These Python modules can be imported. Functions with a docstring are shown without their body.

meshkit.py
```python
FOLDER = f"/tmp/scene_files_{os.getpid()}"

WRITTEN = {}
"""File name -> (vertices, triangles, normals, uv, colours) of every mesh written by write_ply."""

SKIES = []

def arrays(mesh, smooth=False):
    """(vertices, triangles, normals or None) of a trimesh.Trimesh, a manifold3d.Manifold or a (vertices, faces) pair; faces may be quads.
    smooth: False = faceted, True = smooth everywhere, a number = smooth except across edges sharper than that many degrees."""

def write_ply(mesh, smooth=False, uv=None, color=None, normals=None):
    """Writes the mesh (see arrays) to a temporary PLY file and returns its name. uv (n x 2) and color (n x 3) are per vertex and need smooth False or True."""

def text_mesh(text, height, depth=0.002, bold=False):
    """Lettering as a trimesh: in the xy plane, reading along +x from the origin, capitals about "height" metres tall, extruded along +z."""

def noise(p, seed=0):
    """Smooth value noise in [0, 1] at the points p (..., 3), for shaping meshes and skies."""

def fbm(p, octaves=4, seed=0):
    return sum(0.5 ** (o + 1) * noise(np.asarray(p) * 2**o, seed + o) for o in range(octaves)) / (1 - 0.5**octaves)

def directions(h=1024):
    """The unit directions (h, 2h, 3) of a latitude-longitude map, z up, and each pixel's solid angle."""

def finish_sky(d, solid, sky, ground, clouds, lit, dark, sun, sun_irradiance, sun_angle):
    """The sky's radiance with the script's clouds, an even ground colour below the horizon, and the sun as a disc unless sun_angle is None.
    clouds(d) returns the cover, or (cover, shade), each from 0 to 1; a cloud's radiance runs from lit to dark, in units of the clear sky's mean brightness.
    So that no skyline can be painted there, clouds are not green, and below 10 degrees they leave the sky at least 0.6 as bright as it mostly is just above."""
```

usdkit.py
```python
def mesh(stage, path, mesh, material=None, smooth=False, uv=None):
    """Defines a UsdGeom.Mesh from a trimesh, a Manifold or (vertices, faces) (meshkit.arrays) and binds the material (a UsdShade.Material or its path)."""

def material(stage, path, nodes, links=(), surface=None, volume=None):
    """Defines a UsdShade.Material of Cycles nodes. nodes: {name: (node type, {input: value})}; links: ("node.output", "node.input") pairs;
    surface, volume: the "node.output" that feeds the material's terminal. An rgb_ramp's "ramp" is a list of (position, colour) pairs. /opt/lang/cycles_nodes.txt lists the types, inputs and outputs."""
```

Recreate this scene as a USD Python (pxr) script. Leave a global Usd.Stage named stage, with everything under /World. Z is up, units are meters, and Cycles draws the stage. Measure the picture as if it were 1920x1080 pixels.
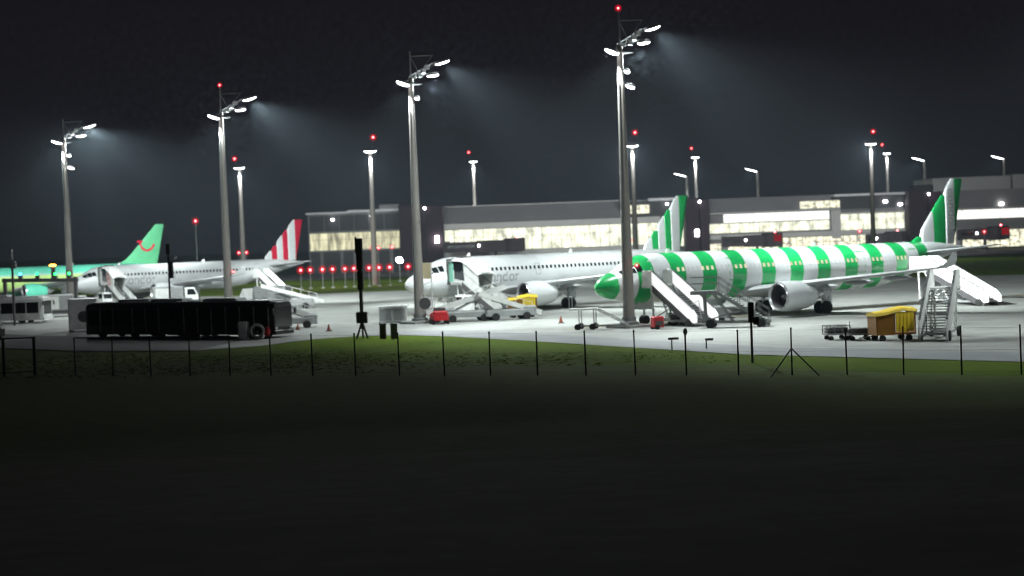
import math, random
import numpy as np
import usdkit, meshkit
from pxr import Usd, UsdGeom, UsdLux, UsdShade, Gf, Sdf, Vt

random.seed(7)
rng = np.random.default_rng(7)
stage = Usd.Stage.CreateInMemory()
UsdGeom.SetStageUpAxis(stage, 'Z')
UsdGeom.Xform.Define(stage, '/World')
UsdGeom.Scope.Define(stage, '/World/Looks')

# ------------------------------------------------------------------ camera, sky, exposure
EYE = np.array([0.0, 0.0, 7.5])
PITCH, ROLL = math.atan(91 / 3150), math.atan(0.037)
fw = np.array([0, math.cos(PITCH), -math.sin(PITCH)])
r0, u0 = np.array([1.0, 0, 0]), np.array([0, math.sin(PITCH), math.cos(PITCH)])
ri, up = r0 * math.cos(ROLL) - u0 * math.sin(ROLL), u0 * math.cos(ROLL) + r0 * math.sin(ROLL)
cam = UsdGeom.Camera.Define(stage, '/World/camera')
cam.AddTransformOp().Set(Gf.Matrix4d(*ri, 0, *up, 0, *(-fw), 0, *EYE, 1))
cam.CreateHorizontalApertureAttr(36.0)
cam.CreateFocalLengthAttr(36.0 * 3150 / 1920)
cam.CreateClippingRangeAttr(Gf.Vec2f(0.5, 6000))
cam.CreateFStopAttr(0.62)
cam.CreateFocusDistanceAttr(60.0)
cam.CreateExposureAttr(0.0)

SKY = 0.10            # night sky
FLOOD = 0.122
HAZE = 0.000165


def V3(*a):
    return Gf.Vec3d(*map(float, a))


def look(name, nodes, links, surface=None, volume=None):
    return usdkit.material(stage, '/World/Looks/' + name, nodes, links, surface=surface, volume=volume)


dome = UsdLux.DomeLight.Define(stage, '/World/sky')
dome.GetPrim().SetCustomDataByKey('label', 'black night sky over the airport')
dome.GetPrim().SetCustomDataByKey('category', 'sky')
dome.GetPrim().SetCustomDataByKey('kind', 'structure')
skym = look('night_sky', {
    'sky': ('sky_texture', {'sky_type': 'single_scattering', 'sun_disc': False, 'sun_elevation': -0.02, 'sun_rotation': 3.0, 'air_density': 1.0, 'aerosol_density': 1.0}),
    'tc': ('texture_coordinate', {}), 'sep': ('separate_xyz', {}),
    'glow': ('rgb_ramp', {'ramp': [(0.0, (0.0095, 0.0105, 0.013)), (0.06, (0.0080, 0.0085, 0.0115)), (0.16, (0.0068, 0.0060, 0.0090)), (0.5, (0.0062, 0.0055, 0.0082)), (1.0, (0.006, 0.0053, 0.0078))]}),
    'mx': ('mix', {'mix_type': 'mix', 'fac': 0.985}), 'sc': ('mix', {'mix_type': 'multiply', 'fac': 1.0, 'color2': (10.0, 10.0, 10.0)}),
    'bg': ('background_shader', {'strength': SKY})},
    [('tc.generated', 'sep.vector'), ('sep.z', 'glow.fac'), ('glow.color', 'sc.color1'), ('sky.color', 'mx.color1'), ('sc.color', 'mx.color2'), ('mx.color', 'bg.color')], surface='bg.background')
UsdShade.MaterialBindingAPI.Apply(dome.GetPrim()).Bind(skym)
dome.CreateIntensityAttr(1.0)

# ------------------------------------------------------------------ helpers: meshes
class MB:
    def __init__(self):
        self.v, self.f, self.n = [], [], 0

    def add(self, v, f):
        v = np.asarray(v, float).reshape(-1, 3)
        f = np.asarray(f, int)
        if f.shape[1] == 4:
            f = np.vstack([f[:, [0, 1, 2]], f[:, [0, 2, 3]]])
        self.v.append(v); self.f.append(f + self.n); self.n += len(v)
        return self

    BF = [[0, 3, 2, 1], [4, 5, 6, 7], [0, 1, 5, 4], [1, 2, 6, 5], [2, 3, 7, 6], [3, 0, 4, 7]]

    def hexa(self, p):
        return self.add(p, self.BF)

    def box(self, a, b):
        (x0, y0, z0), (x1, y1, z1) = np.minimum(a, b), np.maximum(a, b)
        return self.hexa([[x0, y0, z0], [x1, y0, z0], [x1, y1, z0], [x0, y1, z0], [x0, y0, z1], [x1, y0, z1], [x1, y1, z1], [x0, y1, z1]])

    def cbox(self, a, b, c=0.04):
        """a box with chamfered vertical and top edges"""
        (x0, y0, z0), (x1, y1, z1) = np.minimum(a, b), np.maximum(a, b)
        def ring(i, z):
            return [[x0 + c + i, y0 + i, z], [x1 - c - i, y0 + i, z], [x1 - i, y0 + c + i, z], [x1 - i, y1 - c - i, z], [x1 - c - i, y1 - i, z], [x0 + c + i, y1 - i, z], [x0 + i, y1 - c - i, z], [x0 + i, y0 + c + i, z]]
        return self.loft([ring(0, z0), ring(0, z1 - c), ring(c, z1)], True, True)

    def beam(self, p, q, w, h=None, upv=(0, 0, 1)):
        p, q = np.asarray(p, float), np.asarray(q, float)
        h = w if h is None else h
        d = (q - p) / np.linalg.norm(q - p)
        upv = np.asarray(upv, float)
        if abs(d @ upv) > 0.98:
            upv = np.array([1.0, 0, 0])
        s = np.cross(d, upv); s /= np.linalg.norm(s)
        u = np.cross(s, d)
        s, u = s * w / 2, u * h / 2
        return self.hexa([p - s - u, p + s - u, p + s + u, p - s + u, q - s - u, q + s - u, q + s + u, q - s + u])

    def tube(self, p, q, r, r2=None, n=10, caps=True):
        p, q = np.asarray(p, float), np.asarray(q, float)
        r2 = r if r2 is None else r2
        d = (q - p) / np.linalg.norm(q - p)
        a = np.cross(d, [0, 0, 1.0] if abs(d[2]) < 0.9 else [1.0, 0, 0]); a /= np.linalg.norm(a)
        b = np.cross(d, a)
        t = np.arange(n) * 2 * math.pi / n
        c = np.cos(t)[:, None] * a + np.sin(t)[:, None] * b
        return self.loft([p + c * r, q + c * r2], caps, caps)

    def loft(self, rings, cap0=False, cap1=False, closed=True):
        rings = [np.asarray(r, float) for r in rings]
        n, m = len(rings[0]), len(rings)
        v = np.vstack(rings)
        f = []
        for i in range(m - 1):
            for j in range(n if closed else n - 1):
                k = (j + 1) % n
                f.append([i * n + j, i * n + k, (i + 1) * n + k, (i + 1) * n + j])
        f = np.array(f)
        f = np.vstack([f[:, [0, 1, 2]], f[:, [0, 2, 3]]])
        ex = []
        if cap0:
            v = np.vstack([v, rings[0].mean(0)]); c = len(v) - 1
            ex += [[c, (j + 1) % n, j] for j in range(n)]
        if cap1:
            v = np.vstack([v, rings[-1].mean(0)]); c = len(v) - 1
            ex += [[c, (m - 1) * n + j, (m - 1) * n + (j + 1) % n] for j in range(n)]
        if ex:
            f = np.vstack([f, ex])
        return self.add(v, f)

    def lathe(self, prof, p=(0, 0, 0), axis=0, n=20, caps=True):
        """prof: (position along axis, radius)"""
        t = np.arange(n) * 2 * math.pi / n
        rings = []
        for x, r in prof:
            ring = np.zeros((n, 3)); o = [(axis + 1) % 3, (axis + 2) % 3]
            ring[:, axis] = x; ring[:, o[0]] = r * np.cos(t); ring[:, o[1]] = r * np.sin(t)
            rings.append(ring + np.asarray(p, float))
        return self.loft(rings, caps and prof[0][1] > 1e-3, caps and prof[-1][1] > 1e-3)

    def ball(self, c, r, n=8):
        r = np.broadcast_to(r, 3)
        a = np.linspace(0, math.pi, n + 1)
        t = np.arange(2 * n) * math.pi / n
        rings = [np.stack([r[0] * math.sin(x) * np.cos(t), r[1] * math.sin(x) * np.sin(t), np.full(2 * n, -r[2] * math.cos(x))], 1) + np.asarray(c, float) for x in np.clip(a, 0.02, math.pi - 0.02)]
        return self.loft(rings, True, True)

    def prism(self, poly, fn0, fn1):
        """poly: convex (a, b) outline; fn0/fn1 map it to the two end faces"""
        r0_, r1_ = np.array([fn0(*p) for p in poly], float), np.array([fn1(*p) for p in poly], float)
        return self.loft([r0_, r1_], True, True)

    def mesh(self):
        return np.vstack(self.v), np.vstack(self.f)


used = {}


def numbered(parent, name):
    k = used.get((parent, name), 0)
    used[(parent, name)] = k + 1
    return f'{parent}/{name}' + (f'_{k:03d}' if k else '')


def say(prim, label=None, cat=None, group=None, kind=None):
    for k, v in (('label', label), ('category', cat), ('group', group), ('kind', kind)):
        if v:
            prim.SetCustomDataByKey(k, v)
    return prim


class Thing:
    def __init__(self, name, label, cat, loc=(0, 0, 0), rotz=0.0, group=None, kind=None):
        self.path = numbered('/World', name)
        x = UsdGeom.Xform.Define(stage, self.path)
        x.AddTranslateOp().Set(V3(*loc))
        if rotz:
            x.AddRotateZOp().Set(float(rotz))
        self.prim = say(x.GetPrim(), label, cat, group, kind)
        self.loc, self.rot = np.array(loc, float), math.radians(rotz)

    def world(self, p):
        c, s = math.cos(self.rot), math.sin(self.rot)
        p = np.asarray(p, float)
        return self.loc + [c * p[0] - s * p[1], s * p[0] + c * p[1], p[2]]

    def part(self, name, mb, mat, smooth=False, label=None, kind=None, under=None):
        path = numbered(under or self.path, name)
        m = mb.mesh() if isinstance(mb, MB) else mb
        say(usdkit.mesh(stage, path, m, mat, smooth=smooth).GetPrim(), label, None, None, kind)
        return path

    def copy(self, loc, rotz=0.0, label=None, name=None):
        """another of the same kind, with the same parts"""
        base = name or self.path.rsplit('/', 1)[1]
        path = numbered('/World', base)
        x = UsdGeom.Xform.Define(stage, path)
        x.GetPrim().GetReferences().AddInternalReference(self.path)
        x.GetPrim().SetInstanceable(True)
        x.ClearXformOpOrder()
        x = UsdGeom.Xformable(x.GetPrim())
        for nm in ('xformOp:translate', 'xformOp:rotateZ'):
            pass
        t = x.GetPrim().GetAttribute('xformOp:translate')
        t.Set(V3(*loc))
        ops = [UsdGeom.XformOp(t)]
        r = x.GetPrim().GetAttribute('xformOp:rotateZ')
        if r:
            r.Set(float(rotz)); ops.append(UsdGeom.XformOp(r))
        elif rotz:
            ops.append(x.AddRotateZOp()); ops[-1].Set(float(rotz))
        x.SetXformOpOrder(ops)
        if label:
            x.GetPrim().SetCustomDataByKey('label', label)
        o = Thing.__new__(Thing)
        o.path, o.prim, o.loc, o.rot = path, x.GetPrim(), np.array(loc, float), math.radians(rotz)
        return o


def single(name, mb, mat, label, cat=None, group=None, kind=None, smooth=False):
    path = numbered('/World', name)
    m = mb.mesh() if isinstance(mb, MB) else mb
    return say(usdkit.mesh(stage, path, m, mat, smooth=smooth).GetPrim(), label, cat, group, kind)


# ------------------------------------------------------------------ beams of the lamps, plus an added all-round fill per near mast
LIT = [0]


def spot(pos, direction, half, soft, power, color=(0.91, 1.0, 0.985), radius=0.25):
    LIT[0] += 1
    l = UsdLux.SphereLight.Define(stage, f'/World/lamp_beams/beam_{LIT[0]:03d}')
    d = np.asarray(direction, float); d /= np.linalg.norm(d)
    z = -d
    x = np.cross([0, 0, 1.0], z)
    x = x / np.linalg.norm(x) if np.linalg.norm(x) > 1e-6 else np.array([1.0, 0, 0])
    y = np.cross(z, x)
    l.AddTransformOp().Set(Gf.Matrix4d(*x, 0, *y, 0, *z, 0, *map(float, pos), 1))
    l.CreateRadiusAttr(radius); l.CreateNormalizeAttr(True)
    l.CreateIntensityAttr(power * FLOOD); l.CreateColorAttr(Gf.Vec3f(*color))
    sh = UsdLux.ShapingAPI.Apply(l.GetPrim())
    sh.CreateShapingConeAngleAttr(float(half)); sh.CreateShapingConeSoftnessAttr(float(soft))


def glow(pos, power, color, radius=0.3):
    LIT[0] += 1
    l = UsdLux.SphereLight.Define(stage, f'/World/lamp_beams/beam_{LIT[0]:03d}')
    l.AddTranslateOp().Set(V3(*pos))
    l.CreateRadiusAttr(radius); l.CreateNormalizeAttr(True)
    l.CreateIntensityAttr(power * FLOOD); l.CreateColorAttr(Gf.Vec3f(*color))


UsdGeom.Scope.Define(stage, '/World/lamp_beams')

# ------------------------------------------------------------------ materials
def paint(name, col, rough=0.4, wear=0.12, scale=1.2, metallic=0.0, coat=0.0, bump=0.0):
    """a painted or bare surface with faint uneven wear"""
    c = np.array(col, float)
    nodes = {'tc': ('texture_coordinate', {}), 'n': ('noise_texture', {'scale': scale, 'detail': 5.0, 'roughness': 0.62}),
             'r': ('rgb_ramp', {'ramp': [(0.25, tuple(c * (1 - wear))), (0.6, tuple(c)), (0.85, tuple(np.minimum(c * (1 + wear * 0.4), 0.9)))]}),
             'm': ('map_range', {'from_min': 0.3, 'from_max': 0.7, 'to_min': max(rough - 0.08, 0.03), 'to_max': min(rough + 0.12, 1.0)}),
             'p': ('principled_bsdf', {'metallic': metallic, 'coat_weight': coat})}
    links = [('tc.object', 'n.vector'), ('n.fac', 'r.fac'), ('r.color', 'p.base_color'), ('n.fac', 'm.value'), ('m.result', 'p.roughness')]
    if bump:
        nodes['b'] = ('bump', {'strength': bump, 'distance': 0.02})
        links += [('n.fac', 'b.height'), ('b.normal', 'p.normal')]
    return look(name, nodes, links, surface='p.BSDF')


def shine(name, col, strength, var=0.0, scale=1.0, tall=1.4):
    if not var:
        return look(name, {'e': ('emission', {'color': col, 'strength': strength})}, [], surface='e.emission')
    c = np.array(col, float)
    return look(name, {'g': ('geometry', {}), 'mp': ('mapping', {'scale': (scale, scale, scale * tall)}), 'n': ('noise_texture', {'scale': 1.0, 'detail': 4.0, 'roughness': 0.65}),
                       'r': ('rgb_ramp', {'ramp': [(0.36, tuple(c * (1 - var))), (0.5, tuple(c * (1 - var * 0.4))), (0.62, tuple(c))]}), 'e': ('emission', {'strength': strength})},
                [('g.position', 'mp.vector'), ('mp.vector', 'n.vector'), ('n.fac', 'r.fac'), ('r.color', 'e.color')], surface='e.emission')


WHITE = paint('white_aircraft_paint', (0.64, 0.66, 0.665), 0.28, 0.09, 0.5, coat=0.3)
GREEN = paint('green_aircraft_paint', (0.014, 0.39, 0.10), 0.28, 0.08, 0.5, coat=0.3)
RED_P = paint('red_aircraft_paint', (0.55, 0.012, 0.045), 0.3, 0.08, 0.5, coat=0.3)
TEALFIN = paint('green_fin_paint', (0.10, 0.40, 0.20), 0.3, 0.12, 0.4, coat=0.3)
TEAL = paint('teal_aircraft_paint', (0.10, 0.47, 0.33), 0.3, 0.08, 0.5, coat=0.3)
LIME = paint('lime_aircraft_paint', (0.36, 0.52, 0.17), 0.35, 0.08, 0.5)
GREYW = paint('grey_wing_paint', (0.46, 0.47, 0.48), 0.38, 0.12, 0.8)
METAL = paint('bare_metal', (0.55, 0.56, 0.57), 0.3, 0.15, 2.0, metallic=0.9)
DMETAL = paint('dark_metal', (0.09, 0.09, 0.095), 0.5, 0.2, 2.0)
RUBBER = paint('tyre_rubber', (0.018, 0.018, 0.018), 0.8, 0.2, 4.0)
GLASS = paint('dark_window_glass', (0.012, 0.014, 0.016), 0.08, 0.1, 3.0)
LITWIN = shine('lit_cabin_window', (1.0, 0.94, 0.66), .8)
FAINTWIN = paint('pale_cabin_window', (.58, .59, .60), .2, .05, 3.0)
INK = paint('grey_lettering', (0.33, 0.34, 0.35), 0.5, 0.1, 3.0)
PALEINK = paint('pale_grey_lettering', (0.40, 0.42, 0.42), 0.5, 0.1, 3.0)
EWHITE = paint('white_equipment_paint', (0.74, 0.75, 0.73), 0.42, 0.22, 1.6)
EGREY = paint('grey_equipment_paint', (0.30, 0.31, 0.31), 0.5, 0.25, 1.6)
EDARK = paint('dark_equipment_panel', (0.075, 0.072, 0.075), 0.55, 0.2, 1.6)
EGREEN = paint('pale_green_panel', (0.22, 0.52, 0.40), 0.5, 0.12, 1.5)
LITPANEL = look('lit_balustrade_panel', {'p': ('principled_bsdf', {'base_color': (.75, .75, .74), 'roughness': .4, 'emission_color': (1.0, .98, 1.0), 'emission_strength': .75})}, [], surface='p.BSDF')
ERED = paint('red_equipment_paint', (0.52, 0.012, 0.02), 0.4, 0.2, 2.0)
EYEL = paint('yellow_tarpaulin', (0.72, 0.50, 0.012), 0.55, 0.16, 2.5, bump=0.3)
EBROWN = paint('brown_cart_panel', (0.25, 0.105, 0.003), 0.6, 0.25, 2.5)
BUSBODY = paint('black_bus_paint', (0.02, 0.02, 0.022), 0.35, 0.2, 1.5)
BUSROOF = paint('bus_roof_grey', (0.34, 0.35, 0.36), 0.5, 0.25, 1.2)
MASTC = paint('mast_concrete', (0.27, 0.25, 0.23), 0.75, 0.07, .5)
GALV = paint('galvanised_steel', (0.22, 0.23, 0.23), 0.45, 0.2, 2.5, metallic=0.5)
FENCE = paint('green_fence_post', (0.05, 0.055, 0.05), 0.6, 0.2, 3.0)
POLEBLK = paint('black_pole_paint', (0.02, 0.017, 0.018), 0.6, 0.2, 2.0)
LENS = shine('floodlight_lens', (0.96, 0.98, 1.0), 14.0)
LENSF = shine('far_floodlight_lens', (0.93, 0.98, 1.0), 12.0)
REDLAMP = shine('red_beacon_bulb', (1.0, 0.10, 0.11), 26.0)
REDHALO = look('red_beacon_halo', {'e': ('emission', {'color': (1.0, 0.0, 0.02), 'strength': .17}), 't': ('transparent_bsdf', {'color': (1.0, .8, .8)}), 'a': ('add_closure', {})}, [('e.emission', 'a.closure1'), ('t.BSDF', 'a.closure2')], surface='a.closure')  # see-through glowing shell that imitates the bloom around a red lamp
REDSIGN = shine('red_light_panel', (1.0, 0.015, 0.03), .22)
AMBERL = shine('amber_lamp_glass', (1.0, 0.30, 0.02), 30.0)
BLUEL = shine('blue_lamp_glass', (0.03, 0.25, 1.0), 14.0)
GREENL = shine('green_lamp_glass', (0.02, 1.0, 0.12), 8.0)
WHITEL = shine('white_lamp_glass', (1.0, 0.97, 0.97), 25.0)

# ------------------------------------------------------------------ ground
def ground_mat(name, base, dark, scale, rough=0.85, seams=0.0):
    n = {'g': ('geometry', {}), 'mp': ('mapping', {'scale': (1.0, 1.0, 1.0)}), 'n1': ('noise_texture', {'scale': scale, 'detail': 8.0, 'roughness': 0.65}),
         'n2': ('noise_texture', {'scale': scale * 0.11, 'detail': 4.0, 'roughness': 0.6}), 'av': ('math', {'math_type': 'multiply_add', 'value2': 0.55}), 'h': ('math', {'math_type': 'multiply', 'value2': 0.45}),
         'r': ('rgb_ramp', {'ramp': [(0.34, dark), (0.5, base), (0.68, tuple(min(1, c * 1.12) for c in base))]}),
         'b': ('bump', {'strength': 0.5, 'distance': 0.03}), 'p': ('principled_bsdf', {'roughness': rough, 'specular_ior_level': .04 if rough > .9 else .4})}
    l = [('g.position', 'mp.vector'), ('mp.vector', 'n1.vector'), ('mp.vector', 'n2.vector'), ('n2.fac', 'h.value1'), ('n1.fac', 'av.value1'), ('h.value', 'av.value3'), ('av.value', 'r.fac'), ('n1.fac', 'b.height'), ('b.normal', 'p.normal')]
    out = 'r.color'
    if seams:
        n['rot'] = ('mapping', {'rotation': (0.0, 0.0, -math.radians(34))})
        n['br'] = ('brick_texture', {'offset': 0.0, 'color1': (1, 1, 1), 'color2': (0.84, 0.85, 0.84), 'mortar': (0.4, 0.4, 0.39), 'scale': 1.0, 'mortar_size': 0.07, 'brick_width': 7.5, 'row_height': 7.5})
        n['mm'] = ('mix', {'mix_type': 'multiply', 'fac': seams})
        l += [('g.position', 'rot.vector'), ('rot.vector', 'br.vector'), ('r.color', 'mm.color1'), ('br.color', 'mm.color2')]
        out = 'mm.color'
    l.append((out, 'p.base_color'))
    return look(name, n, l, surface='p.BSDF')


CONCRETE = ground_mat('apron_concrete', (0.272, 0.28, 0.266), (0.17, 0.16, 0.152), 0.22, 0.8, seams=0.6)
ASPHALT = ground_mat('service_road_asphalt', (0.085, 0.085, 0.083), (0.055, 0.055, 0.055), 0.5)
TURF = ground_mat('turf', (0.082, 0.132, 0.006), (0.066, 0.108, 0.005), 1.4, 0.95)
HILLM = look('bank_grass', {'g': ('geometry', {}), 'n1': ('noise_texture', {'scale': .9, 'detail': 8.0, 'roughness': .65}), 'n2': ('noise_texture', {'scale': .09, 'detail': 4.0}),
    'green': ('rgb_ramp', {'ramp': [(.34, (.06, .092, .006)), (.66, (.078, .118, .007))]}), 'pale_lift': ('rgb_ramp', {'ramp': [(.3, (.19, .18, .15)), (.5, (.25, .235, .20)), (.7, (.31, .29, .25))]}),  # paler tone near the viewer, painted in to brighten the unlit foreground
    's': ('separate_xyz', {}), 'w': ('math', {'math_type': 'multiply_add', 'value2': 34.0}), 'mr': ('map_range', {'from_min': 34.0, 'from_max': 84.0, 'to_min': 0.0, 'to_max': 1.0, 'clamp': True, 'range_type': 'smoothstep'}),
    'mx': ('mix', {}), 'b': ('bump', {'strength': .4, 'distance': .05}), 'p': ('principled_bsdf', {'roughness': .95, 'specular_ior_level': .1})},
    [('g.position', 'n1.vector'), ('g.position', 'n2.vector'), ('n1.fac', 'green.fac'), ('n1.fac', 'pale_lift.fac'), ('g.position', 's.vector'), ('n2.fac', 'w.value1'), ('s.y', 'w.value3'), ('w.value', 'mr.value'), ('mr.result', 'mx.fac'),
     ('pale_lift.color', 'mx.color1'), ('green.color', 'mx.color2'), ('mx.color', 'p.base_color'), ('n1.fac', 'b.height'), ('b.normal', 'p.normal')], surface='p.BSDF')
SOIL = ground_mat('bare_soil', (0.10, 0.085, 0.065), (0.06, 0.05, 0.04), 1.5, 0.95)


def hill(x, y):
    """height of the ground: a bank under the viewpoint, flat airfield beyond"""
    t = np.clip((70 - y + 0.06 * x) / 64, 0, 1.2)
    return 5.6 * np.minimum(t, 1.0) ** 1.25


def sheet(xs, ys, zf):
    X, Y = np.meshgrid(xs, ys)
    Z = zf(X, Y)
    n, m = X.shape
    i, j = np.meshgrid(np.arange(n - 1), np.arange(m - 1), indexing='ij')
    a = (i * m + j).ravel()
    return np.stack([X, Y, Z], -1).reshape(-1, 3), np.stack([a, a + 1, a + m + 1, a + m], 1)


xs = np.concatenate([[-3000, -1200, -500, -250], np.arange(-140, 141, 3.0), [250, 500, 1200, 3000]])
ys = np.concatenate([[-400, -120, -40], np.arange(-12, 92, 1.5), [100, 120, 160, 250, 500, 1200, 4000]])


def base_h(x, y):
    z = hill(x, y)
    rough = (meshkit.fbm(np.stack([x * 0.16, y * 0.16, 0 * x], -1), 4) - 0.5) * 0.22
    return z + np.where((np.abs(x) < 140) & (y < 74) & (y > -10), rough * np.clip((74 - y) / 6, 0, 1), 0) - 0.03


v, f = sheet(xs, ys, base_h)
m = MB().add(v, f)
single('ground', m, HILLM, 'dark grass bank in the foreground and the airfield ground beyond', kind='structure', smooth=60)


def flat(name, pts, z, mat, label, kind='structure', sunk=0):
    import shapely.geometry as sg, trimesh
    v_, f_ = trimesh.creation.triangulate_polygon(sg.Polygon(pts), engine='earcut')
    v_ = np.column_stack([v_, np.full(len(v_), z)])
    for p in pts[len(pts) - sunk:]:
        v_[np.hypot(v_[:, 0] - p[0], v_[:, 1] - p[1]) < 1e-6, 2] = -.12
    # faces up
    a, b, c = v_[f_[:, 0]], v_[f_[:, 1]], v_[f_[:, 2]]
    flip = np.cross(b - a, c - a)[:, 2] < 0
    f_ = np.asarray(f_).copy(); f_[flip] = f_[flip][:, ::-1]
    return single(name, (v_, f_), mat, label, kind=kind)


edge = [(60, 66), (40, 79.5), (26.75, 88.6), (14, 101), (8, 111), (1.4, 122), (-5, 132), (-9, 136.6), (-13, 137.6), (-16.2, 135.5), (-19.5, 129), (-24, 126), (-34, 131), (-44, 141), (-58, 158), (-90, 190)]
flat('grass_field', [(-420, 225), (420, 225), (900, 700), (-900, 700)], 0.02, TURF, 'dark green grass between the apron and the terminal')
flat('apron', edge[:12] + [(-22, 138), (-46, 160), (-60, 178), (-160, 300), (-120, 330), (-40, 268), (10, 262), (70, 232), (170, 225), (170, 66)], 0.05, CONCRETE, 'pale concrete apron on which the airliners are parked')
flat('service_road', [(-9, 136.7), (-13, 137.6), (-16.2, 135.5), (-19.5, 129), (-24, 126), (-34, 131), (-44, 141), (-58, 158), (-160, 290), (-60.2, 178), (-46.2, 160), (-22.2, 138)], 0.045, ASPHALT, 'dark service road behind the parked buses')
flat('grass_strip', [(60, 65.7), (40, 79.2), (26.75, 88.3), (14, 100.7), (8, 110.7), (1.4, 121.7), (-5, 131.7), (-9, 136.3), (-13, 137.3), (-15.9, 135.3), (-19.2, 128.7), (-23.8, 125.5), (-20, 96), (-10, 84), (2, 78), (20, 72), (60, 60)], 0.035, TURF, 'green grass strip between fence and apron', sunk=5)
ROAD = ground_mat('perimeter_road_surface', (0.205, 0.212, 0.222), (0.155, 0.16, 0.17), 0.4, 0.8)
ins = edge[:9]
off = [(x + 2.4, y + 5.6) for x, y in ins]
flat('perimeter_road', ins + off[::-1], 0.058, ROAD, 'slightly bluer paved strip along the grass edge of the apron')
LINE = paint('worn_line_paint', (.55, .43, .08), .7, .35, .8)
LINEW = paint('worn_white_line_paint', (.55, .55, .54), .7, .35, .8)


def stripe(name, a, b, w, mat, label, z=.064):
    a, b = np.array(a, float), np.array(b, float)
    d = (b - a) / np.linalg.norm(b - a); n = np.array([-d[1], d[0]]) * w / 2
    flat(name, [tuple(a - n), tuple(b - n), tuple(b + n), tuple(a + n)], z, mat, label)


c34, s34 = math.cos(math.radians(34)), math.sin(math.radians(34))
for nm, (x, y), ln in (('ringed', (6.8, 137.7), 60), ('second', (-10.87, 171.2), 55), ('red tailed', (-63.48, 240.1), 55)):
    stripe('stand_line', (x - 3 * c34, y - 3 * s34), (x + ln * c34, y + ln * s34), .35, LINE, f'worn yellow lead-in line under the {nm} airliner')
stripe('road_edge_line', off[0], off[3], .16, LINEW, 'thin worn white line along the paved strip, right half', .066)
flat('terminal_forecourt', [(-120, 380), (260, 380), (260, 456), (-120, 456)], 0.06, ASPHALT, 'dark paved forecourt in front of the terminal')

# ------------------------------------------------------------------ airliners
TOPP = ([0, .12, .35, 1, 2, 2.7, 3.3, 4, 5, 6], [3.22, 3.5, 3.78, 4.2, 4.62, 5.0, 5.36, 5.64, 5.84, 5.9])
BOTP = ([0, .12, .35, 1, 2, 3, 4.5, 6], [3.22, 2.95, 2.72, 2.4, 2.1, 1.92, 1.78, 1.75])
WIDP = ([0, .12, .35, 1, 2, 3, 4.5, 6], [0.02, .3, .56, 1.02, 1.48, 1.76, 1.94, 1.975])


def smooth_interp(s, xs_, ys_):
    from scipy.interpolate import PchipInterpolator
    return PchipInterpolator(xs_, ys_)(s)


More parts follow.
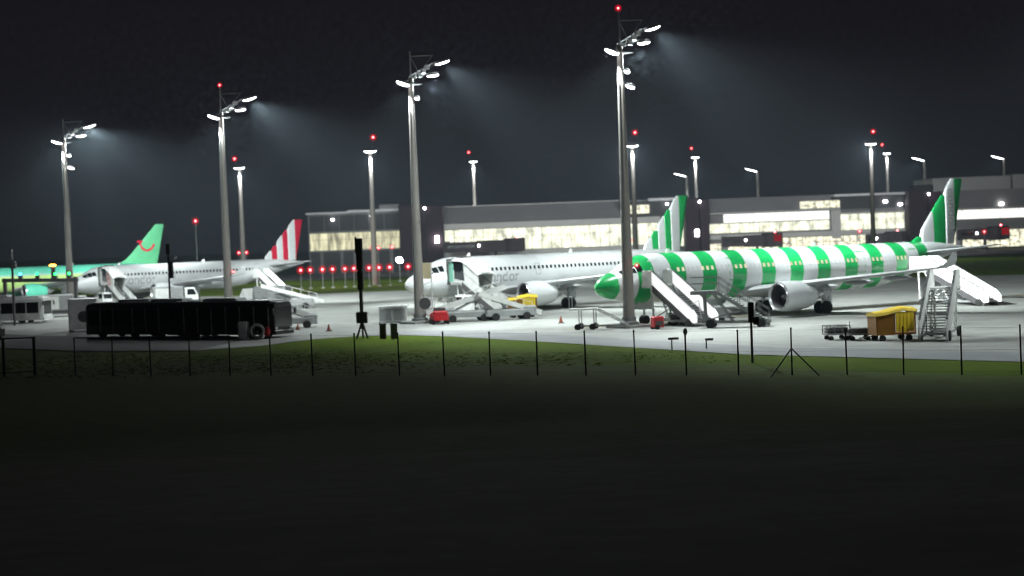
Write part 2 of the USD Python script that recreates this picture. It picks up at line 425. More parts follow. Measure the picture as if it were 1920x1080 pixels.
class Hull:
    def __init__(self, L):
        self.L = L
        self.t = (TOPP[0] + [L - 9, L - 5, L - 2, L], TOPP[1] + [5.9, 5.84, 5.55, 5.3])
        self.b = (BOTP[0] + [L - 14, L - 11.5, L - 9, L - 6, L - 3, L - 1, L], BOTP[1] + [1.75, 1.98, 2.5, 3.32, 4.2, 4.74, 4.95])
        self.w = (WIDP[0] + [L - 12, L - 9, L - 6, L - 3, L - 1, L], WIDP[1] + [1.975, 1.78, 1.32, .72, .34, .17])

    def dims(self, s):
        return float(smooth_interp(s, *self.t)), float(smooth_interp(s, *self.b)), float(smooth_interp(s, *self.w))

    def pt(self, s, a, off=0.0):
        """a: angle from the crown towards the port side"""
        t, b, w = self.dims(s)
        c, h = (t + b) / 2, (t - b) / 2
        return np.array([s, -(w + off) * math.sin(a), c + (h + off) * math.cos(a)])

    def ring(self, s, n=44):
        return [self.pt(s, 2 * math.pi * k / n) for k in range(n)]

    def section(self, s0, s1, cap0=False, cap1=False):
        n = max(2, int((s1 - s0) / (0.25 if s0 < 6 else 1.1)) + 2)
        return MB().loft([self.ring(s) for s in np.linspace(s0, s1, n)], cap0, cap1)

    def angle(self, s, z):
        t, b, w = self.dims(s)
        c, h = (t + b) / 2, (t - b) / 2
        return math.acos(max(-1, min(1, (z - c) / h)))

    def patch(self, s0, s1, z0, z1, off=0.015, side=1, n=3):
        g = [[self.pt(s, side * self.angle(s, z), off) for s in np.linspace(s0, s1, n)] for z in np.linspace(z0, z1, n)]
        v_ = np.array(g).reshape(-1, 3)
        f_ = [[i * n + j, i * n + j + 1, (i + 1) * n + j + 1, (i + 1) * n + j] for i in range(n - 1) for j in range(n - 1)]
        return v_, f_


def foil(span, n=12):
    """span: rows of (LE x, y, z, chord, thickness); a wing of airfoil sections"""
    rows = []
    for x, y, z, c, th in span:
        row = []
        for k in range(n):
            a = 2 * math.pi * k / n
            u = (1 + math.cos(a)) / 2
            row.append([x + c * (1 - u), y, z + th / 2 * math.sin(a) * (math.sqrt(max(u, 0)) * 1.0) * 1.25])
        rows.append(row)
    return MB().loft(rows, True, True)


def fin_piece(le, te, z0, z1, a, b, thick=0.42, nz=9, nx=7):
    """the part of a vertical fin between stations a and b; le, te give x at height"""
    mb = MB()
    rows = []
    for z in np.linspace(z0, z1, nz):
        l, t = le(z), te(z)
        p, q = max(l, a), min(t, b)
        if q - p < 0.03:
            if rows:
                _fin_rows(mb, rows)
            rows = []
            continue
        th = thick * (1 - 0.55 * (z - z0) / (z1 - z0))
        xs_ = np.linspace(p, q, nx)
        c = np.clip((xs_ - l) / (t - l), 0, 1)
        h = th / 2 * np.sqrt(np.clip(4 * c * (1 - c) * (1.25 - 0.5 * c), 0, 1)) + 0.012
        rows.append(np.vstack([np.column_stack([xs_, -h, np.full(nx, z)]), np.column_stack([xs_[::-1], h[::-1], np.full(nx, z)])]))
    if rows:
        _fin_rows(mb, rows)
    return mb if mb.v else None


def _fin_rows(mb, rows):
    if len(rows) > 1:
        mb.loft(rows, True, True)


def text_on(hull, text, s0, z0, height, bold=True, off=0.02):
    tm = meshkit.text_mesh(text, height, 0.004, bold=bold)
    v_ = np.array(tm.vertices); f_ = np.array(tm.faces)
    out = np.array([hull.pt(s0 + p[0], hull.angle(s0 + p[0], z0 + p[1]), off + p[2]) for p in v_])
    return out, f_


def airliner(name, label, cat, nose, kind, livery):
    L = {'long': 44.5, 'short': 37.57}[kind]
    D = 4.27 if kind == 'long' else 0.0
    H = Hull(L)
    t = Thing(name, label, cat, (nose[0], nose[1], 0), 34.0, 'airliners parked on the apron')
    body = livery['body']
    # fuselage, split into its painted bands
    bands = livery.get('bands', [])
    cuts, s = [], 0.0
    for a, b, mt in bands:
        if a > s:
            cuts.append((s, a, body))
        cuts.append((a, b, mt)); s = b
    cuts.append((s, L, body))
    whole = None
    if not bands:
        fus = t.part('fuselage', H.section(0, L, True, True), body, 40)
    else:
        wb = MB()
        for a, b, mt in cuts:
            sec = H.section(a, b, a == 0, b == L)
            if mt is body:
                wb.add(*sec.mesh())
            else:
                t.part('painted_band', sec, mt, 40)
        fus = t.part('fuselage', wb, body, 40)
    # belly fairing
    bf = MB()
    a0, a1 = 10.2 + D, 21.0 + D * 1.1
    rings = []
    for k, s in enumerate(np.linspace(a0, a1, 12)):
        e = math.sin(math.pi * (k + 0.001) / 11.002) ** 0.5
        rings.append([[s, -1.98 * e * math.sin(x) * (1.03), 2.35 + (0.80 if math.cos(x) < 0 else 0.45) * e * math.cos(x)] for x in np.linspace(0, 2 * math.pi, 24, endpoint=False)])
    bf.loft(rings, True, True)
    t.part('belly_fairing', bf, livery.get('fairing', WHITE), 40)
    # wings
    xr = 10.75 + D
    for side, nm in ((-1, 'wing'), (1, 'wing')):
        span = [(xr - .9, side * 0.9, 2.25, 7.6, .95), (xr, side * 2.0, 2.38, 6.9, .85), (xr + 1.6, side * 5.0, 2.75, 5.5, .62), (xr + 2.4, side * 6.6, 2.93, 4.75, .52), (xr + 4.9, side * 11.5, 3.42, 3.2, .34), (xr + 7.4, side * 16.2, 3.9, 1.75, .2)]
        w = t.part(nm, foil(span if side < 0 else [q for q in span], 14), GREYW, 50)
        tip = [(xr + 7.4, side * 16.2, 3.9, 1.75, .2), (xr + 7.75, side * 16.75, 4.1, 1.5, .16), (xr + 8.1, side * 17.0, 4.5, 1.1, .12), (xr + 8.5, side * 17.1, 5.1, .6, .07)]
        t.part('sharklet', foil(tip, 10), livery.get('sharklet', WHITE), 50, under=w)
        fl = MB()
        for y in (4.2, 8.2, 12.0):
            x = xr + 7.1 - 0.0 * y + (y > 7) * 0.25 * (y - 7) * .6
            z = 2.5 + 0.095 * (y - 2) - 0.35
            fl.lathe([(-2.2, .02), (-1.6, .16), (-.4, .24), (.8, .17), (1.5, .02)], (x, side * y, z), 0, 10)
        t.part('flap_fairing', fl, GREYW, 50, under=w)
        # engine
        ex, ey, ez = 10.55 + D, side * 5.75, 1.86
        nac = MB().lathe([(.1, 1.07), (.0, 1.1), (.06, 1.17), (.4, 1.25), (1.2, 1.3), (2.2, 1.27), (3.2, 1.1), (3.75, .95), (3.7, .9), (3.2, .9)], (ex, ey, ez), 0, 28, False)
        e = t.part('engine', nac, livery.get('engine', WHITE), 40)
        t.part('intake_duct', MB().lathe([(1.3, .96), (.35, .99), (.14, 1.02)], (ex, ey, ez), 0, 28, False), EDARK, 40, under=e)
        t.part('intake_lip', MB().lathe([(.16, 1.0), (.03, 1.06), (-.03, 1.11), (.03, 1.17), (.16, 1.205)], (ex, ey, ez), 0, 28, False), METAL, 40, under=e)
        fan = MB()
        for k in range(18):
            a = 2 * math.pi * k / 18
            c_, s_ = math.cos(a), math.sin(a)
            c2, s2 = math.cos(a + .26), math.sin(a + .26)
            fan.hexa([[ex + .92, ey + .25 * c_, ez + .25 * s_], [ex + .95, ey + .25 * c_, ez + .25 * s_], [ex + .95, ey + .96 * c_, ez + .96 * s_], [ex + .92, ey + .96 * c_, ez + .96 * s_],
                      [ex + 1.1, ey + .25 * c2, ez + .25 * s2], [ex + 1.13, ey + .25 * c2, ez + .25 * s2], [ex + 1.13, ey + .96 * c2, ez + .96 * s2], [ex + 1.1, ey + .96 * c2, ez + .96 * s2]])
        t.part('fan', fan, DMETAL, False, under=e)
        t.part('spinner', MB().lathe([(.45, .01), (.62, .14), (.95, .28), (1.25, .3)], (ex, ey, ez), 0, 16), EGREY, 50, under=e)
        t.part('exhaust_cone', MB().lathe([(3.0, .62), (4.0, .6), (4.6, .46), (4.65, .3), (5.3, .05)], (ex, ey, ez), 0, 18), METAL, 40, under=e)
        py = MB()
        py.loft([[(ex + .9, ey - .12, ez + 1.2), (ex + .9, ey + .12, ez + 1.2), (ex + 2.4, ey + .16, 2.95), (ex + 2.4, ey - .16, 2.95)],
                 [(ex + 4.6, ey - .12, ez + .55), (ex + 4.6, ey + .12, ez + .55), (ex + 5.2, ey + .14, 2.72), (ex + 5.2, ey - .14, 2.72)]], True, True)
        t.part('pylon', py, livery.get('engine', WHITE), False, under=e)
        # main landing gear
        gx, gy = 17.71 + D, side * 3.8
        g = t.part('landing_gear', MB().tube((gx, gy, .55), (gx, gy, 2.5), .13, .17, 10).tube((gx, gy, 1.2), (gx - .1, gy - side * 1.3, 2.2), .07, None, 8).box((gx - .12, gy + side * .3, 1.0), (gx + .75, gy + side * .34, 2.4)).tube((gx, gy - .5, .58), (gx, gy + .5, .58), .09, None, 8), METAL, 40)
        for o in (-.46, .46):
            t.part('tyre', MB().lathe([(-.2, .3), (-.2, .45), (-.15, .55), (0, .585), (.15, .55), (.2, .45), (.2, .3)], (gx, gy + o, .585), 1, 22), RUBBER, 40, under=g)
            t.part('rim', MB().lathe([(-.15, .05), (-.17, .31), (.17, .31), (.15, .05)], (gx, gy + o, .585), 1, 16), EGREY, 40, under=g)
    # nose gear
    g = t.part('nose_gear', MB().tube((5.07, 0, .38), (5.0, 0, 1.95), .09, .12, 10).tube((5.05, -.3, .38), (5.05, .3, .38), .06, None, 8).box((4.1, -.45, 1.25), (5.6, -.42, 1.95)).box((4.1, .42, 1.25), (5.6, .45, 1.95)), EWHITE, 40)
    for o in (-.25, .25):
        t.part('tyre', MB().lathe([(-.11, .2), (-.11, .32), (0, .385), (.11, .32), (.11, .2)], (5.05, o, .385), 1, 18), RUBBER, 40, under=g)
    # fin
    F0 = L - 37.57
    tipz = 11.78
    le = lambda z: F0 + (30.2 + (z - 5.75) / 0.55 * 1.0 if z < 6.3 else 31.2 + (z - 6.3) * 0.90) if livery.get('tail') != 'narrow' else F0 + (29.0 + (z - 5.6) / 1.0 * 1.9 if z < 6.6 else 30.9 + (z - 6.6) * 0.93)
    te = lambda z: F0 + 36.5 + (z - 6.0) * 0.22
    parts = livery['fin']
    first = True
    z1 = tipz + livery.get('fin_more', 0.0)
    for a, b, mt, nm in parts:
        pc = fin_piece(le, te, 5.55, z1, F0 + a, F0 + b)
        if pc:
            t.part(nm, pc, mt, 50)
    # tailplane
    for side in (-1, 1):
        sp = [(L - 7.3, side * .3, 4.75, 3.9, .42), (L - 6.9, side * .9, 4.82, 3.6, .38), (L - 3.1, side * 6.2, 5.35, 1.5, .14)]
        t.part('tailplane', foil(sp, 12), livery.get('tailplane', GREYW), 50)
    t.part('exhaust_pipe', MB().tube((L - .05, 0, 5.12), (L + .22, 0, 5.15), .15, .13, 12), METAL, 40)
    # cockpit glass
    cg = MB()
    glass = [(2.0, 2.55, 4.28, 4.62), (2.62, 3.15, 4.34, 4.86), (3.22, 3.72, 4.45, 4.98)]
    for side in (1, -1):
        for a, b, z0, z1_ in glass:
            zt0, zt1 = min(H.dims(a)[0] - .12, z1_), min(H.dims(b)[0] - .12, z1_ + .1)
            q = []
            for s, zt in ((a, zt0), (b, zt1)):
                q.append([H.pt(s, side * H.angle(s, z), .012) for z in np.linspace(z0, zt, 4)])
            v_ = np.array(q).reshape(-1, 3)
            gm = MB().add(v_, [[i, i + 1, i + 5, i + 4] for i in range(3)])
            t.part('cockpit_window', gm, GLASS)
    # cabin windows on the port side
    wm = livery.get('window', GLASS)
    s = 7.2
    stop = L - 9.4
    skip = livery.get('skip', [])
    while s < stop:
        if not any(a < s < b for a, b in skip):
            t.part('cabin_window', MB().add(*H.patch(s, s + .27, 4.32, 4.66, .014, 1, 2)), wm(s) if callable(wm) else wm)
        s += .535
    # doors
    for k, (s, z0, z1_, w) in enumerate([(4.6, 3.4, 5.25, .82), (L - 9.0, 3.4, 5.2, .8)] + ([(13.0, 3.4, 5.2, .75), (28.4, 3.4, 5.2, .8)] if kind == 'long' else [(15.0, 3.8, 4.85, .5)])):
        fr = MB()
        e = .07
        for a, b, c, d in ((s - e, s, z0 - e, z1_ + e), (s + w, s + w + e, z0 - e, z1_ + e), (s, s + w, z1_, z1_ + e), (s, s + w, z0 - e, z0)):
            fr.add(*H.patch(a, b, c, d, .018, 1, 4))
        dm = livery['door'](s) if 'door' in livery else INK
        t.part('door_outline', fr, dm)
    # antenna blades on the crown
    for s in (7.5, L * .55):
        t.part('antenna', MB().add([[s, -.03, 5.86], [s + .5, -.03, 5.86], [s + .5, .03, 5.86], [s, .03, 5.86], [s + .25, -.02, 6.25], [s + .5, -.02, 6.25], [s + .5, .02, 6.25], [s + .25, .02, 6.25]], MB.BF), EWHITE)
    return t, H


nw = 0.78
AB = [(0.0, 1.55, GREEN)] + [(c - nw, c + nw, GREEN) for c in (4.0, 7.35, 10.75, 14.1, 17.45, 20.8, 24.1, 27.5, 30.8, 34.1, 37.4)]
def in_band(s):
    return any(a - .1 < s < b - .1 for a, b, m in AB)


F_ = 44.5 - 37.57
plane_a, HA = airliner('striped_airliner', 'airliner with green and white ringed fuselage, nearest of the row, with stairs at both doors', 'airliner', (6.8, 137.7), 'long',
    dict(body=WHITE, bands=AB, window=lambda s: LITWIN if in_band(s) else FAINTWIN, door=lambda s: WHITE if in_band(s) else GREEN,
         fin=[(0, 31.75, GREEN, 'fin_stripe'), (31.75, 33.45, WHITE, 'fin'), (33.45, 35.15, GREEN, 'fin_stripe'), (35.15, 36.5, WHITE, 'fin'), (36.5, 60, GREEN, 'fin_stripe')]))
# lettering down the white fin stripe
tm = meshkit.text_mesh('condor', 0.85, 0.004, bold=True)
v_ = np.array(tm.vertices)
zz = 10.9 - v_[:, 0]
v_ = np.column_stack([35.55 + F_ + v_[:, 1], -(0.235 - 0.1155 * (zz - 5.55) / 6.23) - v_[:, 2], zz])
plane_a.part('lettering', (v_, np.array(tm.faces)), PALEINK)

FINB = lambda m: [(0, 31.05, m, 'fin_stripe'), (31.05, 32.25, WHITE, 'fin'), (32.25, 33.15, m, 'fin_stripe'), (33.15, 34.15, WHITE, 'fin'), (34.15, 35.05, m, 'fin_stripe'), (35.05, 36.35, WHITE, 'fin'), (36.35, 60, m, 'fin_stripe')]
plane_b, HB = airliner('striped_tail_airliner', 'white airliner with green and white striped tail behind the ringed one', 'airliner', (-10.87, 171.2), 'short', dict(body=WHITE, fin=FINB(GREEN)))
plane_b.part('lettering', text_on(HB, 'condor', 8.3, 3.2, .95), INK)
plane_c, HC = airliner('striped_tail_airliner', 'white airliner with red and white striped tail behind the buses', 'airliner', (-63.48, 240.1), 'short', dict(body=WHITE, fin=FINB(RED_P)))
plane_c.part('lettering', text_on(HC, 'condor', 7.4, 3.1, 1.1), INK)
plane_d, HD = airliner('teal_airliner', 'teal airliner at the far left with a red smile on its green tail', 'airliner', (-92.6, 276.2), 'short',
    dict(body=TEAL, fairing=LIME, sharklet=TEAL, tail='narrow', fin_more=.7, fin=[(0, 60, TEALFIN, 'fin')], engine=TEAL, window=PALEINK))
# lime belly of the teal airliner
bm = MB()
rows = []
for s in np.linspace(4.5, 26, 20):
    rows.append([HD.pt(s, a, .02) for a in np.linspace(math.radians(74), math.radians(180), 12)])
bm.loft(rows, closed=False)
plane_d.part('lime_belly', bm, LIME, 50)
# the smile on its fin: an arc with a bar on one end
arc = MB()
pts = [(32.6, 9.3), (32.75, 8.6), (33.1, 8.0), (33.7, 7.65), (34.35, 7.7), (34.9, 8.1), (35.25, 8.7)]
fx = lambda p: (p[0] + .6, -.3, p[1] + .3)
for p, q in zip(pts[:-1], pts[1:]):
    arc.beam(fx(p), fx(q), .34, .08, (0, 1, 0))
arc.beam((32.75, -.3, 9.6), (33.75, -.3, 9.5), .3, .08, (0, 1, 0))
plane_d.part('smile_emblem', arc, RED_P)

# ------------------------------------------------------------------ terminal pier
PIERW = paint('pier_wall_grey', (0.20, 0.20, 0.20), 0.7, 0.15, 0.15)
PIERL = paint('pier_light_band', (0.62, 0.62, 0.58), 0.6, 0.15, 0.2)
PIERROOF = paint('pier_roof_metal', (0.30, 0.295, 0.30), 0.55, 0.12, 0.1)
PIERDARK = paint('pier_dark_glass', (0.03, 0.032, 0.035), 0.6, 0.2, 0.1)
TOWERM = paint('plum_tower_cladding', (0.031, 0.016, 0.026), 0.8, 0.2, 0.2)
BRIDGEM = paint('jet_bridge_cladding', (0.040, 0.030, 0.034), 0.7, 0.2, 0.5)
UPPER = paint('upper_storey_render', (0.40, 0.40, 0.38), 0.7, 0.12, 0.12)
WARM = shine('warm_lit_window', (1.0, 0.95, 0.62), 1.05, 0.72, 0.8, .18)
WARM2 = shine('pale_lit_window', (0.99, 1.0, 0.78), 1.7, 0.62, 0.5, .55)
COOLW = shine('bright_lit_canopy_window', (1.0, 0.99, 0.93), 1.7, 0.1, 0.2)
MOTT = shine('mottled_lit_window', (1.0, 0.96, 0.72), 1.7, 0.86, 0.7)
FRAME = paint('window_frame_metal', (0.34, 0.34, 0.32), 0.5, 0.15, 1.0)
ROOFEDGE = paint('roof_edge_metal', (0.80, 0.80, 0.81), 0.4, 0.1, 0.3)

FY = 460.0
pier = Thing('terminal_building', 'long terminal pier with lit window bands across the background', 'terminal', (0, FY, 0))


def window_row(x0, x1, z0, z1, step, mat, name='window_pane', y=-0.0, rail=True, skip=()):
    n = max(1, round((x1 - x0) / step))
    w = (x1 - x0) / n
    fr = MB()
    for k in range(n + 1):
        fr.box((x0 + k * w - .04, y - .1, z0), (x0 + k * w + .05, y + .05, z1))
    fr.box((x0, y - .24, z0 - .12), (x1, y + .1, z0)); fr.box((x0, y - .24, z1), (x1, y + .1, z1 + .12))
    if rail:
        fr.box((x0, y - .2, z0 + (z1 - z0) * .62), (x1, y, z0 + (z1 - z0) * .62 + .08))
    pf = pier.part('window_frame', fr, FRAME)
    for k in range(n):
        if k in skip:
            continue
        pier.part(name, MB().box((x0 + k * w + .07, y - .02, z0), (x0 + (k + 1) * w - .07, y + .05, z1)), mat, under=pf)


# walls behind everything
wl = MB()
wl.box((-55.2, .3, 0), (-18, 34, 16.3)).box((-18, .3, 0), (108, 34, 12.4)).box((108, .3, 0), (175, 34, 11.4))
pier.part('wall', wl, PIERW)
# left section
window_row(-54.8, -30.2, 6.35, 11.0, 2.4, WARM)
window_row(-54.8, -30.2, 11.5, 15.9, 4.1, PIERDARK, rail=False)
pier.part('roof_edge', MB().box((-55.6, -.8, 16.3), (-44, 34, 16.75)).box((-44.2, -.9, 16.4), (-29.9, 34, 17.1)), ROOFEDGE)
pier.part('roof_hatch', MB().cbox((-36, 4, 17.1), (-30.4, 12, 18.5), .3), PIERROOF)
for x, z in ((-48.3, 14.7), (-37.6, 15.2)):
    pier.part('wall_lamp', MB().ball((x, -.6, z), (.45, .3, .25), 6), WHITEL)
pier.part('ground_floor', MB().box((-54.6, -.6, .1), (-30.4, .2, 5.9)), PIERDARK)
for x in (-52, -46.5, -43, -37, -33):
    pier.part('column', MB().cbox((x, -1.6, 0), (x + .9, -.7, 6.1), .08), PIERW)
# plum coloured stair towers
for x0, x1, z0, z1 in ((-29.9, -18.1, 0, 17.9), (47.7, 54.2, 0, 16.9), (108.2, 117.2, 0, 16.7)):
    tw = MB().cbox((x0, -5, z0), (x0 + (x1 - x0) * .56, -.2, z1), .15)
    p = pier.part('stair_tower', tw, TOWERM)
    pier.part('tower_wing', MB().cbox((x0 + (x1 - x0) * .6, -4.2, z0), (x1, -.2, z1 - .5), .15), TOWERM, under=p)
    pier.part('tower_joint', MB().box((x0 + (x1 - x0) * .56, -3.4, z0), (x0 + (x1 - x0) * .6, -.2, z1 - .8)), PIERDARK, under=p)
    pier.part('tower_lamp', MB().ball((x0 + (x1 - x0) * .6, -5.2, z1 - 1.1), .33, 6), WHITEL, under=p)
for x, z in ((-19.8, 8.3), (50.6, 7.4)):
    pier.part('gate_number_light', MB().cbox((x - .55, -5.25, z - .9), (x + .55, -5.0, z + .9), .08), WHITEL)
# middle section
def slab(x0, x1, z0, z1, lean, mat, name):
    """a leaning metal roof face"""
    pier.part(name, MB().hexa([[x0, -.4, z0], [x1, -.4, z0], [x1, 30, z0], [x0, 30, z0], [x0, -.4 + lean, z1], [x1, -.4 + lean, z1], [x1, 30, z1], [x0, 30, z1]]), mat)


slab(-18, 30.4, 12.5, 17.0, 5.0, PIERROOF, 'roof')
pier.part('roof_edge', MB().box((-18, 4.4, 17.0), (30.4, 30, 17.25)), PIERL)
pier.part('light_band', MB().box((-18, -1.4, 10.75), (41, .2, 12.3)), PIERL)
window_row(-17.9, 40.5, 4.75, 10.6, 2.65, WARM2)
pier.part('light_band', MB().box((-18, -1.2, 3.3), (41, .2, 4.55)), PIERL)
window_row(22.0, 41.0, .6, 3.1, 2.7, WARM2, rail=False)
pier.part('wall_panel', MB().box((-18, -.3, .2), (21.5, .2, 3.2)), PIERDARK)
window_row(41.3, 47.5, 4.0, 11.6, 1.55, WARM2)
window_row(30.6, 38.4, 13.3, 15.6, 2.6, MOTT, rail=False)
pier.part('upper_glass', MB().box((30.5, .6, 12.5), (47.6, 30, 16.6)), PIERDARK)
pier.part('roof_edge', MB().box((38, -1.3, 16.6), (47.7, 30, 17.3)), ROOFEDGE)
pier.part('roof_edge', MB().box((30.4, -.6, 16.6), (38, 30, 16.9)), PIERROOF)
pier.part('wall_lamp', MB().ball((43.2, -.4, 15.6), (.4, .3, .25), 6), WHITEL)
# right section
slab(54.4, 88.6, 12.6, 16.6, 4.5, PIERROOF, 'roof')
pier.part('light_band', MB().box((54.4, -1.4, 12.3), (90.4, .2, 12.6)), PIERL)
window_row(58.5, 87.5, 9.9, 12.15, 4.2, COOLW, rail=False)
window_row(54.6, 87.5, 7.1, 9.6, 2.75, WARM2, rail=False)
pier.part('wall_panel', MB().box((88.0, -1.2, 4.5), (90.4, .2, 12.2)), PIERL)
window_row(90.5, 108, 6.7, 11.0, 2.5, WARM2)
window_row(79.5, 90.5, 12.9, 14.9, 2.7, MOTT, rail=False)
pier.part('upper_glass', MB().box((88.7, .8, 11.5), (108, 30, 15.9)), PIERDARK)
pier.part('soffit', MB().box((90.4, -1.0, 11.1), (108, .7, 11.45)), PIERL)
pier.part('roof_edge', MB().box((88.7, -1.4, 15.9), (108.1, 30, 16.5)), ROOFEDGE)
for x, z in ((103, 14.1), (107, 13.2)):
    pier.part('wall_lamp', MB().ball((x, .2, z), (.6, .3, .35), 6), WHITEL)
pier.part('light_band', MB().box((54.4, -1.0, 5.4), (108, .2, 6.6)), PIERL)
window_row(74.5, 98.5, .9, 5.2, 1.9, MOTT)
window_row(54.6, 73.5, .9, 4.2, 2.1, MOTT, rail=False)
# far right section with the upper storey
pier.part('wall_panel', MB().box((117.3, -.2, 11.5), (175, .25, 16.4)), PIERW)
window_row(118.5, 150, 8.5, 10.9, 5.2, COOLW, rail=False)
window_row(118.0, 150, .6, 5.2, 2.6, MOTT)
pier.part('light_band', MB().box((117.3, -.8, 11.05), (175, .1, 11.4)), PIERL)
pier.part('wall_lamp', MB().ball((134.5, -.6, 12.3), (.7, .3, .3), 6), WHITEL)
pier.part('upper_storey', MB().cbox((118, 8, 16.4), (140, 30, 20.2), .2).cbox((140.5, 9, 16.4), (175, 30, 20.5), .2), UPPER)
pier.part('roof_plant', MB().cbox((112.5, 7, 16.5), (117.8, 14, 18.4), .2), PIERDARK)

# jet bridges
def jet_bridge(x, y, z, length, ang, label, red=False):
    t = Thing('jet_bridge', label, 'jet bridge', (x, y, 0), ang, 'jet bridges in front of the terminal')
    t.part('tunnel', MB().cbox((0, -1.5, z), (length * .62, 1.5, z + 2.7), .2).cbox((length * .5, -1.75, z - .2), (length, 1.75, z + 2.9), .2), BRIDGEM)
    t.part('cab', MB().lathe([(z - .4, 2.1), (z - .4, 2.4), (z + 3.1, 2.4), (z + 3.3, 2.0)], (length + 1.2, 0, 0), 2, 16), BRIDGEM, 40)
    t.part('cab_hood', MB().cbox((length + 2.0, -2.0, z - .2), (length + 4.4, 2.0, z + 3.3), .25), BRIDGEM)
    w = t.part('window_strip', MB().box((1, -1.53, z + 1.1), (length * .48, -1.5, z + 1.9)), GLASS)
    for k in range(2):
        t.part('wheel', MB().lathe([(-.25, .3), (-.25, .6), (.25, .6), (.25, .3)], (length * .8, -1.2 + 2.4 * k, .6), 1, 14), RUBBER, 40)
        t.part('drive_column', MB().tube((length * .8, -1.2 + 2.4 * k, .6), (length * .8, -1.2 + 2.4 * k, z), .28, None, 10), BRIDGEM, 40)
    t.part('rotunda_column', MB().tube((.6, 0, 0), (.6, 0, z + 3.0), .9, None, 14), EGREY, 40)
    if red:
        t.part('red_light_panel', MB().cbox((length + 2.2, -2.12, z + 1.0), (length + 4.2, -2.03, z + 2.8), .02), REDSIGN)
    t.part('cab_lamp', MB().ball((length * .55, -1.95, z + 1.6), (.28, .2, .3), 6), WHITEL)
    t.part('beacon_lamp', MB().ball((length + 2.4, 0, z + 3.55), .2, 6), REDLAMP)
    return t


jet_bridge(-17.5, 446, 4.6, 17, -4, 'dark jet bridge at the terminal left of the ringed airliner mast')
jet_bridge(56.5, 448, 3.4, 11.5, -12, 'dark jet bridge with glowing red panel on its end', True)
jet_bridge(95, 448, 2.6, 6, -30, 'short dark jet bridge behind the ringed airliner rear')
jet_bridge(118.5, 446, 3.0, 9, -8, 'jet bridge at the far right edge beyond the striped fin', True)

# ------------------------------------------------------------------ floodlight masts
FWD = np.array([0.78, 0.626, 0.0])


def beacon(t, p, name='red_beacon', r=.13):
    t.part(name, MB().tube((p[0], p[1], p[2] - .25), (p[0], p[1], p[2] - r * .6), .09, None, 8), DMETAL)
    b = t.part('beacon_lamp', MB().ball(p, r * .6, 6), REDLAMP, 40)
    t.part('beacon_globe', MB().ball(p, r * 2.2, 8), REDHALO, 40, under=b)  # added halo of glow around the bulb, not a glass part


def luminaire(t, c, tilt, size=(1.7, .75), lens=LENS, axis=1):
    """a flat floodlight head; tilt in degrees, nose up"""
    a = math.radians(tilt)
    ca, sa = math.cos(a), math.sin(a)
    lx, ly = size[0] / 2, size[1] / 2
    def tr(p):
        return (c[0] + p[0] * ca - p[2] * sa, c[1] + p[1], c[2] + p[0] * sa + p[2] * ca)
    def ring(k, z):
        return [tr((lx * k * math.cos(q), ly * k * math.sin(q), z)) for q in np.linspace(0, 2 * math.pi, 14, endpoint=False)]
    h = t.part('floodlight', MB().loft([ring(1, 0), ring(1, .08), ring(.8, .2), ring(.4, .24)], True, True), GALV, 40)
    t.part('lens', MB().loft([ring(.96, -.004), ring(.9, -.1), ring(.55, -.17), ring(.2, -.19)], False, True), lens, 40, under=h)


